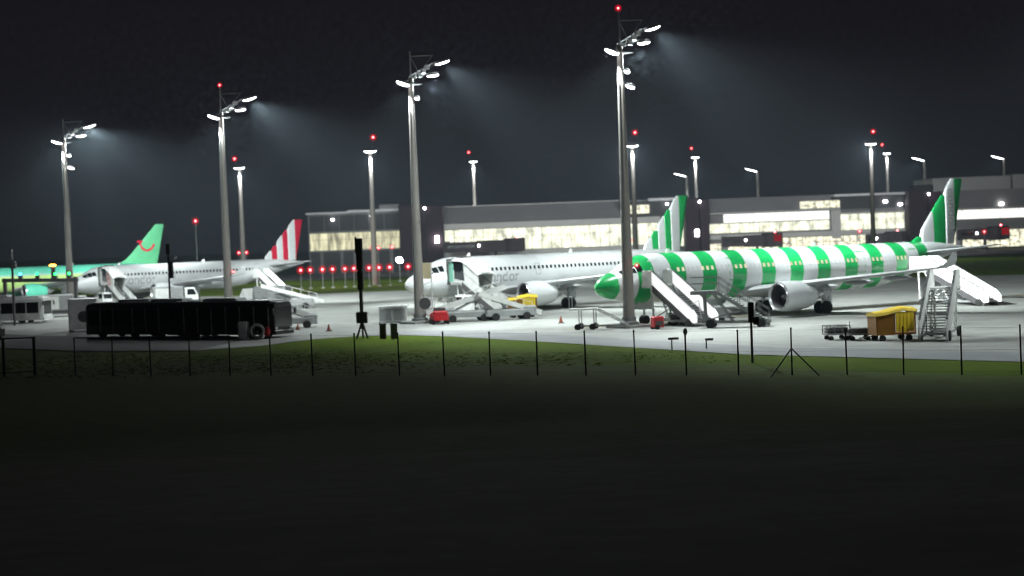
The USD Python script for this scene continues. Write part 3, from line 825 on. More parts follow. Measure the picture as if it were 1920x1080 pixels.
def near_mast(x, y, label, red_top, red_mid, side_lamps, power, base=True, extra=(), spill=1.0):
    t = Thing('floodlight_mast', label, 'floodlight mast', (x, y, 0), math.degrees(math.atan2(FWD[1], FWD[0])), 'tall floodlight masts along the apron edge')
    t.part('pole', MB().lathe([(0, .5), (.02, .5), (22.7, .235), (22.72, .05)], (0, 0, 0), 2, 20), MASTC, 50)
    if base:
        t.part('foundation', MB().cbox((-1.5, -1.2, 0.0), (1.5, 1.2, .28), .06), CONCRETE)
        t.part('base_collar', MB().lathe([(.28, .78), (.5, .78), (.55, .6), (.9, .58)], (0, 0, 0), 2, 16), GALV, 40)
    # head frame
    hf = MB().beam((0, 0, 22.6), (3.0, 0, 24.35), .13).beam((.1, -.45, 22.9), (3.0, -.45, 24.3), .08).beam((.1, .45, 22.9), (3.0, .45, 24.3), .08)
    hf.beam((0, 0, 22.6), (0, 0, 25.2), .11).beam((0, 0, 24.75), (2.6, 0, 24.95), .06).beam((2.6, 0, 24.95), (1.2, 0, 23.4), .05).beam((0, 0, 24.75), (1.0, 0, 23.2), .05)
    for k in range(5):
        hf.beam((.3 + .6 * k, -.45, 23.0 + .31 * k), (.3 + .6 * k, .45, 23.0 + .31 * k), .06)
    hf.beam((-1.5, 0, 22.3), (.2, 0, 22.6), .1).beam((-.9, -.8, 22.35), (-.9, .8, 22.35), .08)
    hf.beam((2.0, -1.1, 23.25), (2.0, 1.1, 23.25), .08).beam((2.0, 0, 23.25), (.2, 0, 22.6), .08)
    t.part('head_frame', hf, GALV)
    t.part('platform', MB().box((-.6, -.6, 22.15), (.9, .6, 22.22)).beam((.9, -.6, 22.9), (.9, .6, 22.9), .05), GALV)
    luminaire(t, (3.7, 0, 24.35), 16, (1.8, .6))
    luminaire(t, (2.2, -.5, 23.05), 8, (1.4, .5))
    luminaire(t, (-1.05, -.2, 22.2), -16, (1.5, .55))
    for q in ((1.0, -.62, 23.35), (1.5, -.55, 23.75), (.5, -.7, 22.95)):
        t.part('control_box', MB().cbox((q[0] - .22, q[1] - .16, q[2] - .2), (q[0] + .22, q[1] + .16, q[2] + .2), .04), EWHITE)
    for z, r in side_lamps:
        luminaire(t, (.42 + r * .6, -.2, z), -12, (.9 * r + .4, .34))
    t.part('cable_rail', MB().beam((-.5, -.22, 1.2), (-.33, -.15, 19.8), .09), GALV)
    if red_top:
        t.part('beacon_rod', MB().tube((0, 0, 25.1), (0, 0, 25.6), .03, None, 6), GALV)
        beacon(t, (0, 0, 25.75))
    if red_mid:
        t.part('lamp_bracket', MB().beam((.2, -.3, 5.0), (.2, -.75, 5.0), .08), GALV)
        beacon(t, (.25, -.85, 5.05), 'red_beacon', .11)
    P = lambda q: t.world(q)
    fwd = FWD
    def dirv(deg, yaw=0):
        a, b = math.radians(deg), math.radians(yaw)
        h = np.array([fwd[0] * math.cos(b) - fwd[1] * math.sin(b), fwd[0] * math.sin(b) + fwd[1] * math.cos(b), 0])
        return h * math.sin(a) + np.array([0, 0, -math.cos(a)])
    for z, x, tilt, yaw, half, soft, k in ((24.0, 3.9, 42, 0, 46, .9, .40), (24.0, 3.9, 60, -6, 34, 1.0, 2.3), (22.7, 2.3, 48, -92, 39, .7, .66 * spill), (22.7, 2.3, 46, 80, 40, .6, .30), (21.85, -1.25, -6, 0, 52, .45, .20)) + tuple(extra):
        spot(P((x, 0, z)), dirv(tilt, yaw), half, soft, k * power)
    glow(P((2.2, 0, 21.9)), .055 * power, (.90, .97, 1.0), .2)  # added all-round fill at the mast head, lifts the dark foreground
    return t


POWER = 2.0e5
near_mast(9.36, 135.6, 'tallest floodlight mast in front of the green ringed airliner nose', True, True, [(20.7, .2), (19.5, .7)], POWER)
near_mast(-8.65, 155.8, 'floodlight mast without red top lamp beside the second airliner nose', False, False, [(20.9, .15)], POWER)
near_mast(-31.5, 186.5, 'floodlight mast standing behind the dark buses', True, True, [], POWER * 1.2, extra=((24.0, 3.9, 72, 42, 22, .6, 1.6),), spill=.3)
near_mast(-57.3, 218.0, 'leftmost floodlight mast rising behind the grey container', False, False, [(20.5, .2), (18.9, .6)], POWER * 1.2, extra=((24.0, 3.9, 74, 50, 22, .6, 2.6), (24.0, 3.9, 75, 74, 24, .6, 3.2)), spill=.3)
near_mast(36.5, 104.5, 'floodlight mast of the same row just beyond the right edge of the view', True, False, [], POWER * .62)


def far_mast(x, y, h, label, red, left=False, power=1.0, rod=1.8):
    t = Thing('distant_floodlight_mast', label, 'floodlight mast', (x, y, 0), 0, 'distant floodlight masts by the terminal')
    t.part('pole', MB().lathe([(0, .62), (h, .34), (h + .02, .05)], (0, 0, 0), 2, 14), MASTC, 50)
    if left:
        luminaire(t, (-1.8, 0, h + .35), -16, (4.2, 1.3), LENSF)
        t.part('head_frame', MB().beam((0, 0, h - .6), (-1.5, 0, h + .5), .22), GALV)
        spot((x - 1.8, y - .2, h - .1), (-.55, -.3, -.8), 42, .4, power * 6.0e4, (.72, 1.0, .98))
    else:
        for k, (dx, dy) in enumerate(((-.6, -.3), (.6, -.3), (0, -.9))):
            luminaire(t, (dx, dy, h + .1), (-10, 10, 0)[k], (1.15, .8), LENSF)
        t.part('head_frame', MB().beam((-1.0, 0, h - .1), (1.0, 0, h - .1), .18).beam((0, -1.4, h - .1), (0, .8, h - .1), .18), GALV)
        spot((x, y - .9, h - .4), (0, -.35, -1), 58, .5, power * (0.45e5 if y < 400 else 1.0e5), (.94, .98, 1.0))
        if y < 400:
            spot((x, y + .6, h - .4), (0, .8, -.22), 48, .6, power * (3.4e5 if x > 0 else 0.9e5), (.94, .98, 1.0))
    if red:
        t.part('beacon_rod', MB().tube((.3 * red, 0, h), (.6 * red, 0, h + rod), .06, None, 6), GALV)
        beacon(t, (.65 * red, 0, h + rod + .3), 'red_beacon', .28)
    return t


far_mast(-56.66, 356, 24.6, 'distant mast right of the second near mast, red lamp above', -1.5)
far_mast(-25.25, 311, 24.6, 'distant mast in front of the left end of the terminal', 1, rod=2.4)
far_mast(-9.96, 490, 30.4, 'distant mast behind the pier roof right of the third near mast', -1.8, rod=2.6)
far_mast(24.25, 326, 24.6, 'distant mast just right of the tallest near mast', 1, rod=2.4)
far_mast(55.76, 500, 29.7, 'distant mast behind the second plum tower, red lamp above', -1.5, rod=2.6)
far_mast(53.6, 505, 24.6, 'mast with drooping lamp behind the striped fin of the second airliner', 0, True)
far_mast(74.6, 503, 25.2, 'mast with drooping lamp alone above the pier roof', 0, True)
far_mast(76.24, 353, 24.6, 'distant mast in front of the right part of the terminal', 1, rod=2.4)
far_mast(117.2, 520, 29.6, 'faint far mast between two others, red lamp above', -2, power=.6, rod=2.6)
far_mast(124.6, 503, 26.6, 'mast with drooping lamp left of the upper storey', 0, True, 1.4)
far_mast(149, 505, 26.3, 'mast with drooping lamp at the right edge over the upper storey', 0, True, .8)

# ------------------------------------------------------------------ red and white lights standing about the field
def field_light(x, y, z, mat, label, group, r=.31, name='obstruction_light', cat='light'):
    t = Thing(name, label, cat, (x, y, 0), 0, group)
    t.part('post', MB().tube((0, 0, 0), (0, 0, z - r), .07, .05, 8).cbox((-.3, -.3, 0), (.3, .3, .25), .04), EGREY)
    b = t.part('lamp', MB().ball((0, 0, z), r * (.62 if mat is REDLAMP else 1), 6), mat, 40)
    if mat is REDLAMP:
        t.part('lamp_globe', MB().ball((0, 0, z), r * 2.3, 8), REDHALO, 40, under=b)  # added shell, stands for the glow round the lamp
    return t


row = [(564, 506), (582, 505), (605, 505), (624, 505), (647, 505), (664, 504), (692, 503), (711, 503), (731, 503), (766, 505)]
XR = [-37.6, -35.9, -33.7, -31.9, -29.7, -28.1, -25.4, -23.6, -21.7, -18.4]
for k, x in enumerate(XR):
    field_light(x, 300, 3.4 - .005 * k, REDLAMP, ('first', 'second', 'third', 'fourth', 'fifth', 'sixth', 'seventh', 'eighth', 'ninth', 'tenth')[k] + ' red lamp from the left in the level row right of the red striped fin', 'row of red lamps across the dark field')
for x, y, z, lab in ((-34.6, 420, 6.6, 'left red lamp of the close pair below the lit terminal windows'), (-33.0, 420, 6.6, 'right red lamp of the close pair below the lit terminal windows'),
                     (-67.9, 420, 6.7, 'left red lamp of the pair just left of the red striped fin'), (-66.0, 420, 6.7, 'right red lamp of the pair just left of the red striped fin'),
                     (-30.3, 430, 6.7, 'red lamp before the terminal left of the first plum tower'), (-61.6, 330, 13.4, 'single red lamp high in the dark between the teal and red striped fins'),
                     (91.5, 440, 6.3, 'red lamp on a post before the lit windows of the right pier part'), (121.3, 430, 5.0, 'red lamp low beneath the far tailplane'), (30.9, 420, 6.2, 'red lamp right of the tallest mast before the lit windows'),
                     (40.9, 250, 1.7, 'small red lamp at the right behind the tail stairs')):
    field_light(x, y, z, REDLAMP, lab, None, .3)
t = field_light(-21.9, 330, 4.3, WHITEL, 'glaring white work lamp left of the second airliner nose', None, .6, 'work_lamp')
for q in ((.35, -.2, 4.1), (-.3, -.1, 4.4)):
    t.part('lamp', MB().ball(q, .4, 6), WHITEL, 40)
for x, z, w in ((-57.5, 5.2, 'rightmost'), (-60.5, 5.4, 'middle'), (-72, 5.0, 'leftmost')):
    field_light(x * 1.03, 300, z, WHITEL, w + ' of three tiny white lamps in the dark over the red tailed airliner', 'tiny white lamps over the airliner backs', .16, 'field_lamp')

# ------------------------------------------------------------------ ground equipment
def wheel(t, x, y, r, w=.22, under=None):
    p = t.part('wheel', MB().lathe([(-w / 2, r * .55), (-w / 2, r * .85), (-w * .3, r), (w * .3, r), (w / 2, r * .85), (w / 2, r * .55)], (x, y, r), 1, 16), RUBBER, 40, under=under)
    if not under:
        t.part('hub', MB().lathe([(-w * .42, .02), (-w * .45, r * .55), (w * .45, r * .55), (w * .42, .02)], (x, y, r), 1, 12), EGREY, 40, under=p)


def boarding_stairs(name, label, loc, rotz, covered=False, emblem=False, top=3.4, run=6.6, group='passenger stairs on the apron', side=EWHITE, lower=EDARK, tread=EGREY, truck=False, w=1.6, open_rails=False, plat=2.1, lit=False):
    """local +x runs down from the door; the origin lies on the ground below the aircraft end of the platform"""
    t = Thing(name, label, 'stairs', loc, rotz, group)
    h, px_ = w / 2, plat
    bot = .35
    t.part('platform', MB().box((0, -h - .15, top - .12), (px_, h + .15, top)).box((0, -h - .1, top - .3), (px_, -h, top - .12)).box((0, h, top - .3), (px_, h + .1, top - .12)), side)
    n = 17
    for k in range(n):
        u = (k + .5) / n
        x, z = px_ + run * u, top - (top - bot) * (k + 1) / (n + 1)
        t.part('step', MB().box((x - .17, -h, z - .05), (x + .19, h, z)), tread)
    for s in (-1, 1):
        y0, y1 = (s * h, s * (h + .09))
        def strip(za, zb, ya=y0, yb=y1):
            return MB().hexa([[px_, min(ya, yb), top + za], [px_, max(ya, yb), top + za], [px_ + run, max(ya, yb), bot + za], [px_ + run, min(ya, yb), bot + za],
                              [px_, min(ya, yb), top + zb], [px_, max(ya, yb), top + zb], [px_ + run, max(ya, yb), bot + zb], [px_ + run, min(ya, yb), bot + zb]])
        t.part('stringer', strip(-.28 if open_rails else -.62, -.02), lower)
        if open_rails:
            rl = MB()
            for zz in (.55, 1.05):
                rl.beam((px_, s * h, top + zz), (px_ + run, s * h, bot + zz), .05)
                rl.beam((0, s * h, top + zz), (px_, s * h, top + zz), .05)
            for k in range(6):
                u = k / 5
                rl.beam((px_ + run * u, s * h, top - (top - bot) * u), (px_ + run * u, s * h, top - (top - bot) * u + 1.05), .045)
            t.part('handrail', rl, side)
        else:
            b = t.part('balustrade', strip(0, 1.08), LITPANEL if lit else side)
            cap = strip(1.09, 1.17, s * (h - .03), s * (h + .12))
            t.part('handrail', cap, METAL, under=b)
            e = MB().hexa([[px_ + run, min(y0, y1), bot], [px_ + run, max(y0, y1), bot], [px_ + run + .45, max(y0, y1), bot + .05], [px_ + run + .45, min(y0, y1), bot + .05], [px_ + run, min(y0, y1), bot + 1.08], [px_ + run, max(y0, y1), bot + 1.08], [px_ + run + .45, max(y0, y1), bot + .6], [px_ + run + .45, min(y0, y1), bot + .6]])
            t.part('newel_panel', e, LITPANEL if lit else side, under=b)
            t.part('platform_panel', MB().cbox((.05, min(y0, y1), top + .02), (px_ - .02, max(y0, y1), top + 1.15), .02), side)
    # chassis, legs and wheels
    ch = MB().beam((.9, -h * .85, .52), (px_ + run + .1, -h * .85, .42), .16).beam((.9, h * .85, .52), (px_ + run + .1, h * .85, .42), .16)
    for x in (1.0, 3.4, 5.8, px_ + run):
        ch.beam((x, -h * .85, .5), (x, h * .85, .5), .12)
    t.part('chassis', ch, side if open_rails else EGREY)
    lg = MB()
    for s in (-1, 1):
        lg.beam((1.1, s * h * .85, .5), (1.0, s * h * .9, top - .2), .13).beam((3.2, s * h * .85, .5), (1.7, s * h * .9, top - .2), .1).beam((1.1, s * h * .85, .6), (4.6, s * h * .9, top - 1.35), .09).beam((5.0, s * h * .85, .5), (4.6, s * h * .9, top - 1.3), .1)
    t.part('support_leg', lg, side)
    for x in (1.5, px_ + run - .6):
        for s in (-1, 1):
            wheel(t, x, s * (h * .85 + .22), .36)
    if truck:
        cab = t.part('cab', MB().cbox((px_ + .5, -h - 1.5, .45), (px_ + 2.4, -h - .12, 2.1), .12), side)
        t.part('cab_window', MB().box((px_ + .75, -h - 1.53, 1.3), (px_ + 2.15, -h - 1.5, 1.95)).box((px_ + 2.4, -h - 1.4, 1.3), (px_ + 2.43, -h - .25, 1.95)), GLASS, under=cab)
    if covered:
        c0, c1 = top + 1.12, top + 2.35
        roof = MB()
        prof = [(-.25, c1 - .1), (.5, c1 + .1), (px_, c1 + .05), (px_ + 1.4, c1 - .4), (px_ + 3.2, c1 - 1.35)]
        ro = []
        for x, z in prof:
            ro.append([[x, -h - .25, z - .3], [x, -h * .55, z], [x, h * .55, z], [x, h + .25, z - .3], [x, h + .2, z - .36], [x, h * .5, z - .1], [x, -h * .5, z - .1], [x, -h - .2, z - .36]])
        roof.loft(ro, True, True)
        r_ = t.part('canopy_roof', roof, side, 30)
        t.part('roof_hatch', MB().cbox((.5, -.5, c1 + .08), (1.9, .5, c1 + .22), .05), EDARK, under=r_)
        for s in (-1, 1):
            y0, y1 = sorted((s * (h + .05), s * (h + .12)))
            t.part('canopy_panel', MB().box((-.25, y0, top), (.55, y1, c1 - .25)), EGREEN if not emblem else side)
            t.part('canopy_window', MB().hexa([[.75, y0, top + .35], [.75, y1, top + .35], [px_ + .55, y1, top + .1], [px_ + .55, y0, top + .1], [.75, y0, c1 - .5], [.75, y1, c1 - .5], [px_ + .3, y1, c1 - .5], [px_ + .3, y0, c1 - .5]]), GLASS)
            t.part('canopy_panel', MB().hexa([[px_ + .6, y0, top - .1], [px_ + .6, y1, top - .1], [px_ + 3.1, y1, top - 1.1], [px_ + 3.1, y0, top - 1.1], [px_ + .35, y0, c1 - .35], [px_ + .35, y1, c1 - .35], [px_ + 3.1, y1, c1 - 1.6], [px_ + 3.1, y0, c1 - 1.6]]), side)
            if emblem:
                em = MB()
                for cx, cz, rr in ((px_ + 1.0, top + .95, .42), (px_ + 1.45, top + .3, .5)):
                    tt = np.linspace(0, 2 * math.pi, 15)
                    pts_ = [(cx + rr * .8 * math.cos(a), s * (h + .14), cz + rr * math.sin(a)) for a in tt]
                    for p, q in zip(pts_[:-1], pts_[1:]):
                        em.beam(p, q, .16, .02, (0, 1, 0))
                t.part('red_loop_emblem', em, ERED)
        t.part('bumper_bellows', MB().cbox((-.5, -h - .3, top - .3), (-.26, h + .3, c1), .06), EDARK)
    return t


def at_plane(nose, s, l):
    th = math.radians(34)
    return (nose[0] + s * math.cos(th) + l * math.sin(th), nose[1] + s * math.sin(th) - l * math.cos(th), 0)


NA, NB, NC = (6.8, 137.7), (-10.87, 171.2), (-63.48, 240.1)
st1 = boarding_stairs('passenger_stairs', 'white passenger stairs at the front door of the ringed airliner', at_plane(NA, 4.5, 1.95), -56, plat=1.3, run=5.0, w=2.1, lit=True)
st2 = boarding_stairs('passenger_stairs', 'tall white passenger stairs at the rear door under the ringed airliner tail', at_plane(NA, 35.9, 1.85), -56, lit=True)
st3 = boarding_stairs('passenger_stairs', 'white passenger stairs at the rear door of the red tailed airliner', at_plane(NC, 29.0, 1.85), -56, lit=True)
boarding_stairs('covered_stairs', 'covered white stairs with pale green panel at the second airliner nose', at_plane(NB, 5.0, 2.2), -56, covered=True, truck=True)
boarding_stairs('covered_stairs', 'covered white stairs with red loop emblem at the red tailed airliner nose', at_plane(NC, 5.0, 2.2), -56, covered=True, emblem=True, truck=True)
boarding_stairs('passenger_stairs', 'parked passenger stairs facing the viewer beside the yellow cart', (29.15, 112.6, 0), math.degrees(math.atan2(-6.2, -2.55)), top=3.3, run=4.6, tread=EGREY, lower=EWHITE)
boarding_stairs('maintenance_steps', 'bare grey wheeled steps parked right of the front stairs', (14.0, 131.3, 0), -14, top=2.95, run=3.9, side=GALV, lower=GALV, open_rails=True, w=1.2)


def work_platform(loc, rotz):
    t = Thing('work_platform', 'low wheeled work platform with ladder left of the tallest mast', 'platform', loc, rotz)
    t.part('deck', MB().box((-1.3, -.7, 1.62), (1.0, .7, 1.74)), EWHITE)
    t.part('ladder_rail', MB().beam((.9, -.6, 1.66), (3.6, -.6, .25), .1).beam((.9, .6, 1.66), (3.6, .6, .25), .1), EWHITE)
    for k in range(6):
        t.part('rung', MB().beam((1.25 + .42 * k, -.6, 1.48 - .22 * k), (1.25 + .42 * k, .6, 1.48 - .22 * k), .06), EGREY)
    t.part('frame', MB().beam((-.6, -.6, .32), (3.4, -.6, .32), .08).beam((-.6, .6, .32), (3.4, .6, .32), .08).beam((-.5, -.6, .3), (-.5, -.6, 1.65), .07).beam((-.5, .6, .3), (-.5, .6, 1.65), .07).beam((.7, -.6, .3), (.7, -.6, 1.65), .07).beam((.7, .6, .3), (.7, .6, 1.65), .07), EGREY)
    t.part('guard_rail', MB().beam((-1.25, -.68, 1.74), (-1.25, -.68, 2.75), .05).beam((-1.25, .68, 1.74), (-1.25, .68, 2.75), .05).beam((-1.25, -.68, 2.7), (-1.25, .68, 2.7), .05), EWHITE)
    for x in (-.6, .6):
        for s in (-1, 1):
            wheel(t, x, s * .75, .27, .16)
    return t


work_platform((5.9, 135.2, 0), -12)


def belt_loader(name, label, loc, rotz, h0=.8, h1=2.7, cab=True, body=EWHITE, length=7.6):
    t = Thing(name, label, 'belt loader', loc, rotz, 'belt loaders')
    bd = t.part('body', MB().cbox((-2.2, -.95, .45), (2.4, .95, 1.05), .1).cbox((-2.5, -.9, .4), (-1.2, .9, 1.3), .12), body)
    if cab:
        c = t.part('cab', MB().cbox((.6, -1.0, 1.05), (2.1, -.15, 1.95), .1), body)
        t.part('cab_window', MB().box((.75, -1.03, 1.4), (1.95, -1.0, 1.85)), GLASS, under=c)
    p0, p1 = np.array((-length / 2, .25, h0)), np.array((length / 2, .25, h1))
    cv = t.part('conveyor_frame', MB().beam(p0 - [0, .45, 0], p1 - [0, .45, 0], .1, .42).beam(p0 + [0, .45, 0], p1 + [0, .45, 0], .1, .42), EWHITE)
    rl = MB()
    for k in range(7):
        q = p0 + (p1 - p0) * (.1 + .8 * k / 6) - [0, .5, 0]
        rl.beam(q, q + [0, 0, .75], .05)
    rl.beam(p0 + (p1 - p0) * .1 + [0, -.5, .75], p0 + (p1 - p0) * .9 + [0, -.5, .75], .05)
    t.part('hand_rail', rl, EWHITE, under=cv)
    t.part('belt', MB().beam(p0 + [0, 0, .06], p1 + [0, 0, .06], .8, .06), EDARK, under=cv)
    t.part('lift_arm', MB().beam((-1.5, .6, .9), (1.6, .6, (h0 + h1) / 2 + .3), .12).beam((-1.5, -.1, .9), (1.6, -.1, (h0 + h1) / 2 + .3), .12), EGREY)
    for x in (-1.5, 1.5):
        for s in (-1, 1):
            wheel(t, x, s * .9, .38, .26)
    return t


def baggage_tractor(label, loc, rotz, mat):
    t = Thing('baggage_tractor', label, 'tractor', loc, rotz)
    b = t.part('body', MB().cbox((-1.4, -.7, .4), (1.3, .7, 1.05), .12).cbox((-1.35, -.65, 1.05), (-.5, .65, 1.25), .08), mat)
    t.part('seat', MB().cbox((-.45, -.55, 1.0), (.1, .55, 1.12), .03).cbox((-.5, -.55, 1.1), (-.38, .55, 1.55), .03), EDARK, under=b)
    t.part('steering_column', MB().tube((.55, -.2, 1.0), (.3, -.2, 1.45), .04, None, 8).lathe([(-.02, .17), (.02, .2), (.05, .17)], (.3, -.2, 1.45), 2, 12), EDARK)
    for s in (-1, 1):
        t.part('headlight', MB().ball((1.3, s * .5, .8), .1, 5), EWHITE)
    for x in (-.9, .85):
        for s in (-1, 1):
            wheel(t, x, s * .68, .34, .24)
    return t


belt_loader('belt_loader', 'pale belt loader rising right from the red tractor below the second airliner', (-4.3, 156.0, 0), 12, .9, 3.1, body=EGREY, cab=False)
belt_loader('belt_loader', 'belt loader with dark belt sloping down right beside the yellow container', (-.4, 156.6, 0), 196, .6, 2.6, body=EGREY, cab=False, length=6.0)
belt_loader('belt_loader', 'grey belt loader tilted up beyond the right end of the buses', (-20.6, 155.5, 0), 186, .9, 2.9, body=EGREY, length=5.0)
baggage_tractor('small red tractor at the foot of the pale belt loader', (-6.75, 153.2, 0), 100, ERED)
t = Thing('red_generator_box', 'small red box on wheels beside the foot of the tallest mast', 'generator', (11.3, 131.7, 0), 20)
t.part('housing', MB().cbox((-.42, -.4, .2), (.42, .4, 1.05), .06), ERED)
t.part('grille', MB().box((-.3, -.42, .35), (.3, -.4, .7)), EDARK)
t.part('handle', MB().beam((.4, -.3, .9), (.75, -.3, 1.0), .04).beam((.4, .3, .9), (.75, .3, 1.0), .04).beam((.75, -.3, 1.0), (.75, .3, 1.0), .04), EDARK)
for s in (-1, 1):
    wheel(t, -.2, s * .42, .2, .1)


def cart(label, loc, rotz, long=2.7, h=1.95, open_end=EBROWN, name='covered_baggage_cart'):
    t = Thing(name, label, 'baggage cart', loc, rotz, 'yellow covered baggage carts')
    t.part('deck', MB().box((-long / 2, -.8, .42), (long / 2, .8, .56)), EBROWN)
    t.part('end_panel', MB().cbox((-long / 2, -.8, .56), (-long / 2 + .06, .8, h - .1), .02), open_end)
    t.part('end_panel', MB().cbox((long / 2 - .06, -.8, .56), (long / 2, .8, h), .02), open_end)
    t.part('side_panel', MB().cbox((-long / 2 + .06, -.8, .56), (-.05, -.75, h - .15), .02), open_end)
    ro = []
    for x, z in ((-long / 2 - .05, h - .12), (-long * .25, h - .05), (0, h + .12), (long * .2, h + .2), (long / 2 + .08, h + .1)):
        ro.append([[x, -.88, z - .16], [x, -.8, z], [x, 0, z + .1], [x, .8, z], [x, .88, z - .16], [x, .8, z - .2], [x, -.8, z - .2]])
    t.part('roof_cover', MB().loft(ro, True, True), EYEL, 35)
    # a hanging curtain with folds
    rows_ = []
    for k in range(22):
        u = k / 21
        x = -.05 + u * (long / 2 - .1)
        rows_.append([[x, -.83 - .03 * math.sin(u * 31), .62 + .05 * math.sin(u * 9)], [x, -.85 - .015 * math.sin(u * 31), h * .62], [x, -.84, h - .05]])
    t.part('curtain', MB().loft(rows_, closed=False), EYEL, 50)
    for x in (-long / 2 + .45, long / 2 - .45):
        for s in (-1, 1):
            wheel(t, x, s * .68, .22, .16)
    t.part('tow_bar', MB().beam((-long / 2, 0, .35), (-long / 2 - .9, 0, .25), .07), EDARK)
    return t


cart('yellow covered baggage cart with brown end, beside the parked stairs', (24.6, 109.2, 0), 9)
cart('yellow baggage container half hidden behind the second airliner engine', (.9, 160.6, 0), 6)


def dolly(label, loc, rotz, box=True):
    t = Thing('cargo_dolly', label, 'dolly', loc, rotz, 'low grey cargo dollies')
    t.part('frame', MB().box((-.8, -.6, .38), (.8, .6, .5)).beam((.8, 0, .4), (1.5, 0, .3), .06), EGREY)
    if box:
        bx = MB()
        for x in (-.78, -.26, .26, .78):
            for y in (-.58, .58):
                bx.beam((x, y, .5), (x, y, .98), .06)
        for z in (.72, .98):
            bx.beam((-.8, -.58, z), (.8, -.58, z), .05).beam((-.8, .58, z), (.8, .58, z), .05).beam((-.78, -.58, z), (-.78, .58, z), .05).beam((.78, -.58, z), (.78, .58, z), .05)
        t.part('cage', bx, GALV)
        t.part('load', MB().cbox((-.7, -.5, .5), (.7, .5, .88), .05), EDARK)
    else:
        t.part('load', MB().cbox((-.72, -.5, .5), (.6, .5, .82), .05), EDARK)
        t.part('mast_rod', MB().tube((-.6, 0, .5), (-.6, 0, 1.3), .025, None, 6), GALV)
    for x in (-.5, .5):
        for s in (-1, 1):
            wheel(t, x, s * .56, .17, .12)
    return t


dolly('low grey caged dolly, left of the pair by the yellow cart', (21.45, 111.6, 0), 4)
dolly('low flat grey dolly between the caged one and yellow cart', (22.75, 110.6, 0), -4, False)


def cabinet(label, loc, rotz):
    t = Thing('equipment_cabinet', label, 'cabinet', loc, rotz)
    t.part('plinth', MB().box((-1.35, -.6, 0), (1.35, .6, .18)), EGREY)
    for s in (-1, 1):
        b = t.part('housing', MB().cbox((-.65 + s * .67, -.55, .18), (.63 + s * .67, .55, 1.55), .05), EWHITE)
        t.part('door', MB().cbox((-.55 + s * .67, -.58, .3), (.53 + s * .67, -.55, 1.4), .015), EGREY, under=b)
    t.part('roof', MB().cbox((-1.42, -.65, 1.56), (1.42, .65, 1.68), .04), EWHITE)
    return t


cabinet('pale double equipment cabinet at the foot of the second mast from the right', (-11.3, 158.7, 0), 0)
for x, y, lab in ((-10.34, 132.9, 'dark stubby bollard box on the grass edge, left of two'), (-9.42, 132.4, 'dark stubby bollard box on the grass edge, right of two')):
    t = Thing('utility_box', lab, 'utility box', (x, y, 0))
    t.part('body', MB().cbox((-.26, -.22, 0), (.26, .22, 1.15), .05), EDARK)
    t.part('lid', MB().cbox((-.3, -.26, 1.15), (.3, .26, 1.24), .03), EDARK)


# ------------------------------------------------------------------ dark poles
def black_pole(name, label, loc, h, kind):
    t = Thing(name, label, 'pole', loc)
    if kind == 'sign':
        t.part('pole', MB().tube((0, 0, .8), (0, 0, h), .16, .15, 10), POLEBLK, 40)
        t.part('top_unit', MB().cbox((-.26, -.25, h - 2.5), (.28, .25, h), .08).cbox((-.34, -.2, h - 1.2), (-.2, .2, h + .12), .04), POLEBLK)
        t.part('lower_sleeve', MB().cbox((-.24, -.2, h - 4.1), (.24, .2, h - 2.55), .06), POLEBLK)
        t.part('control_box', MB().cbox((-.44, -.3, 1.25), (.44, .3, 2.15), .05), POLEBLK)
        for q in ((-.45, -.3), (.45, -.3), (0, .5)):
            t.part('foot_strut', MB().beam((q[0] * .15, q[1] * .15, 1.2), (q[0], q[1], 0), .12), POLEBLK)
    else:
        t.part('pole', MB().tube((0, 0, 0), (0, 0, h), .11, .08, 10), POLEBLK, 40)
        t.part('top_unit', MB().cbox((-.18, -.16, h - 1.0), (.18, .16, h), .05), POLEBLK)
        t.part('control_box', MB().cbox((-.05, -.25, h - 3.3), (.42, .2, h - 1.7), .05), POLEBLK)
        t.part('camera', MB().cbox((.3, -.2, h - 1.5), (.75, .15, h - 1.15), .04), EGREY)
    return t


black_pole('equipment_pole', 'thick black pole with box and splayed foot, nearest left of centre', (-12.1, 134.4, 0), 8.05, 'sign')
black_pole('camera_pole', 'slim black pole with hanging box rising behind the buses', (-32.6, 160, 0), 8.3, 'cam')
t = Thing('signal_post', 'grey post with two tilted heads behind the left bus', 'post', (-54.9, 185, 0))
t.part('post', MB().tube((0, 0, 0), (0, 0, 6.6), .14, .12, 10), EDARK, 40)
t.part('head', MB().cbox((-.25, -.2, 7.3), (.1, .2, 8.4), .06), EGREY)
t.part('head', MB().cbox((-.2, -.2, 6.3), (.45, .2, 7.1), .08), EGREY)
t.part('stem', MB().tube((0, 0, 6.5), (0, 0, 7.5), .06, None, 8), EDARK)
t = Thing('traffic_signal_post', 'dark signal post standing before the grey wheeled steps', 'signal post', (13.5, 95.3, 0))
t.part('post', MB().tube((0, 0, 0), (0, 0, 2.6), .075, .07, 10), EDARK, 40)
t.part('signal_head', MB().cbox((-.16, -.16, 2.3), (.16, .16, 3.45), .04), POLEBLK)
t.part('bracket', MB().cbox((.12, -.1, 2.15), (.45, .1, 2.6), .03), POLEBLK)
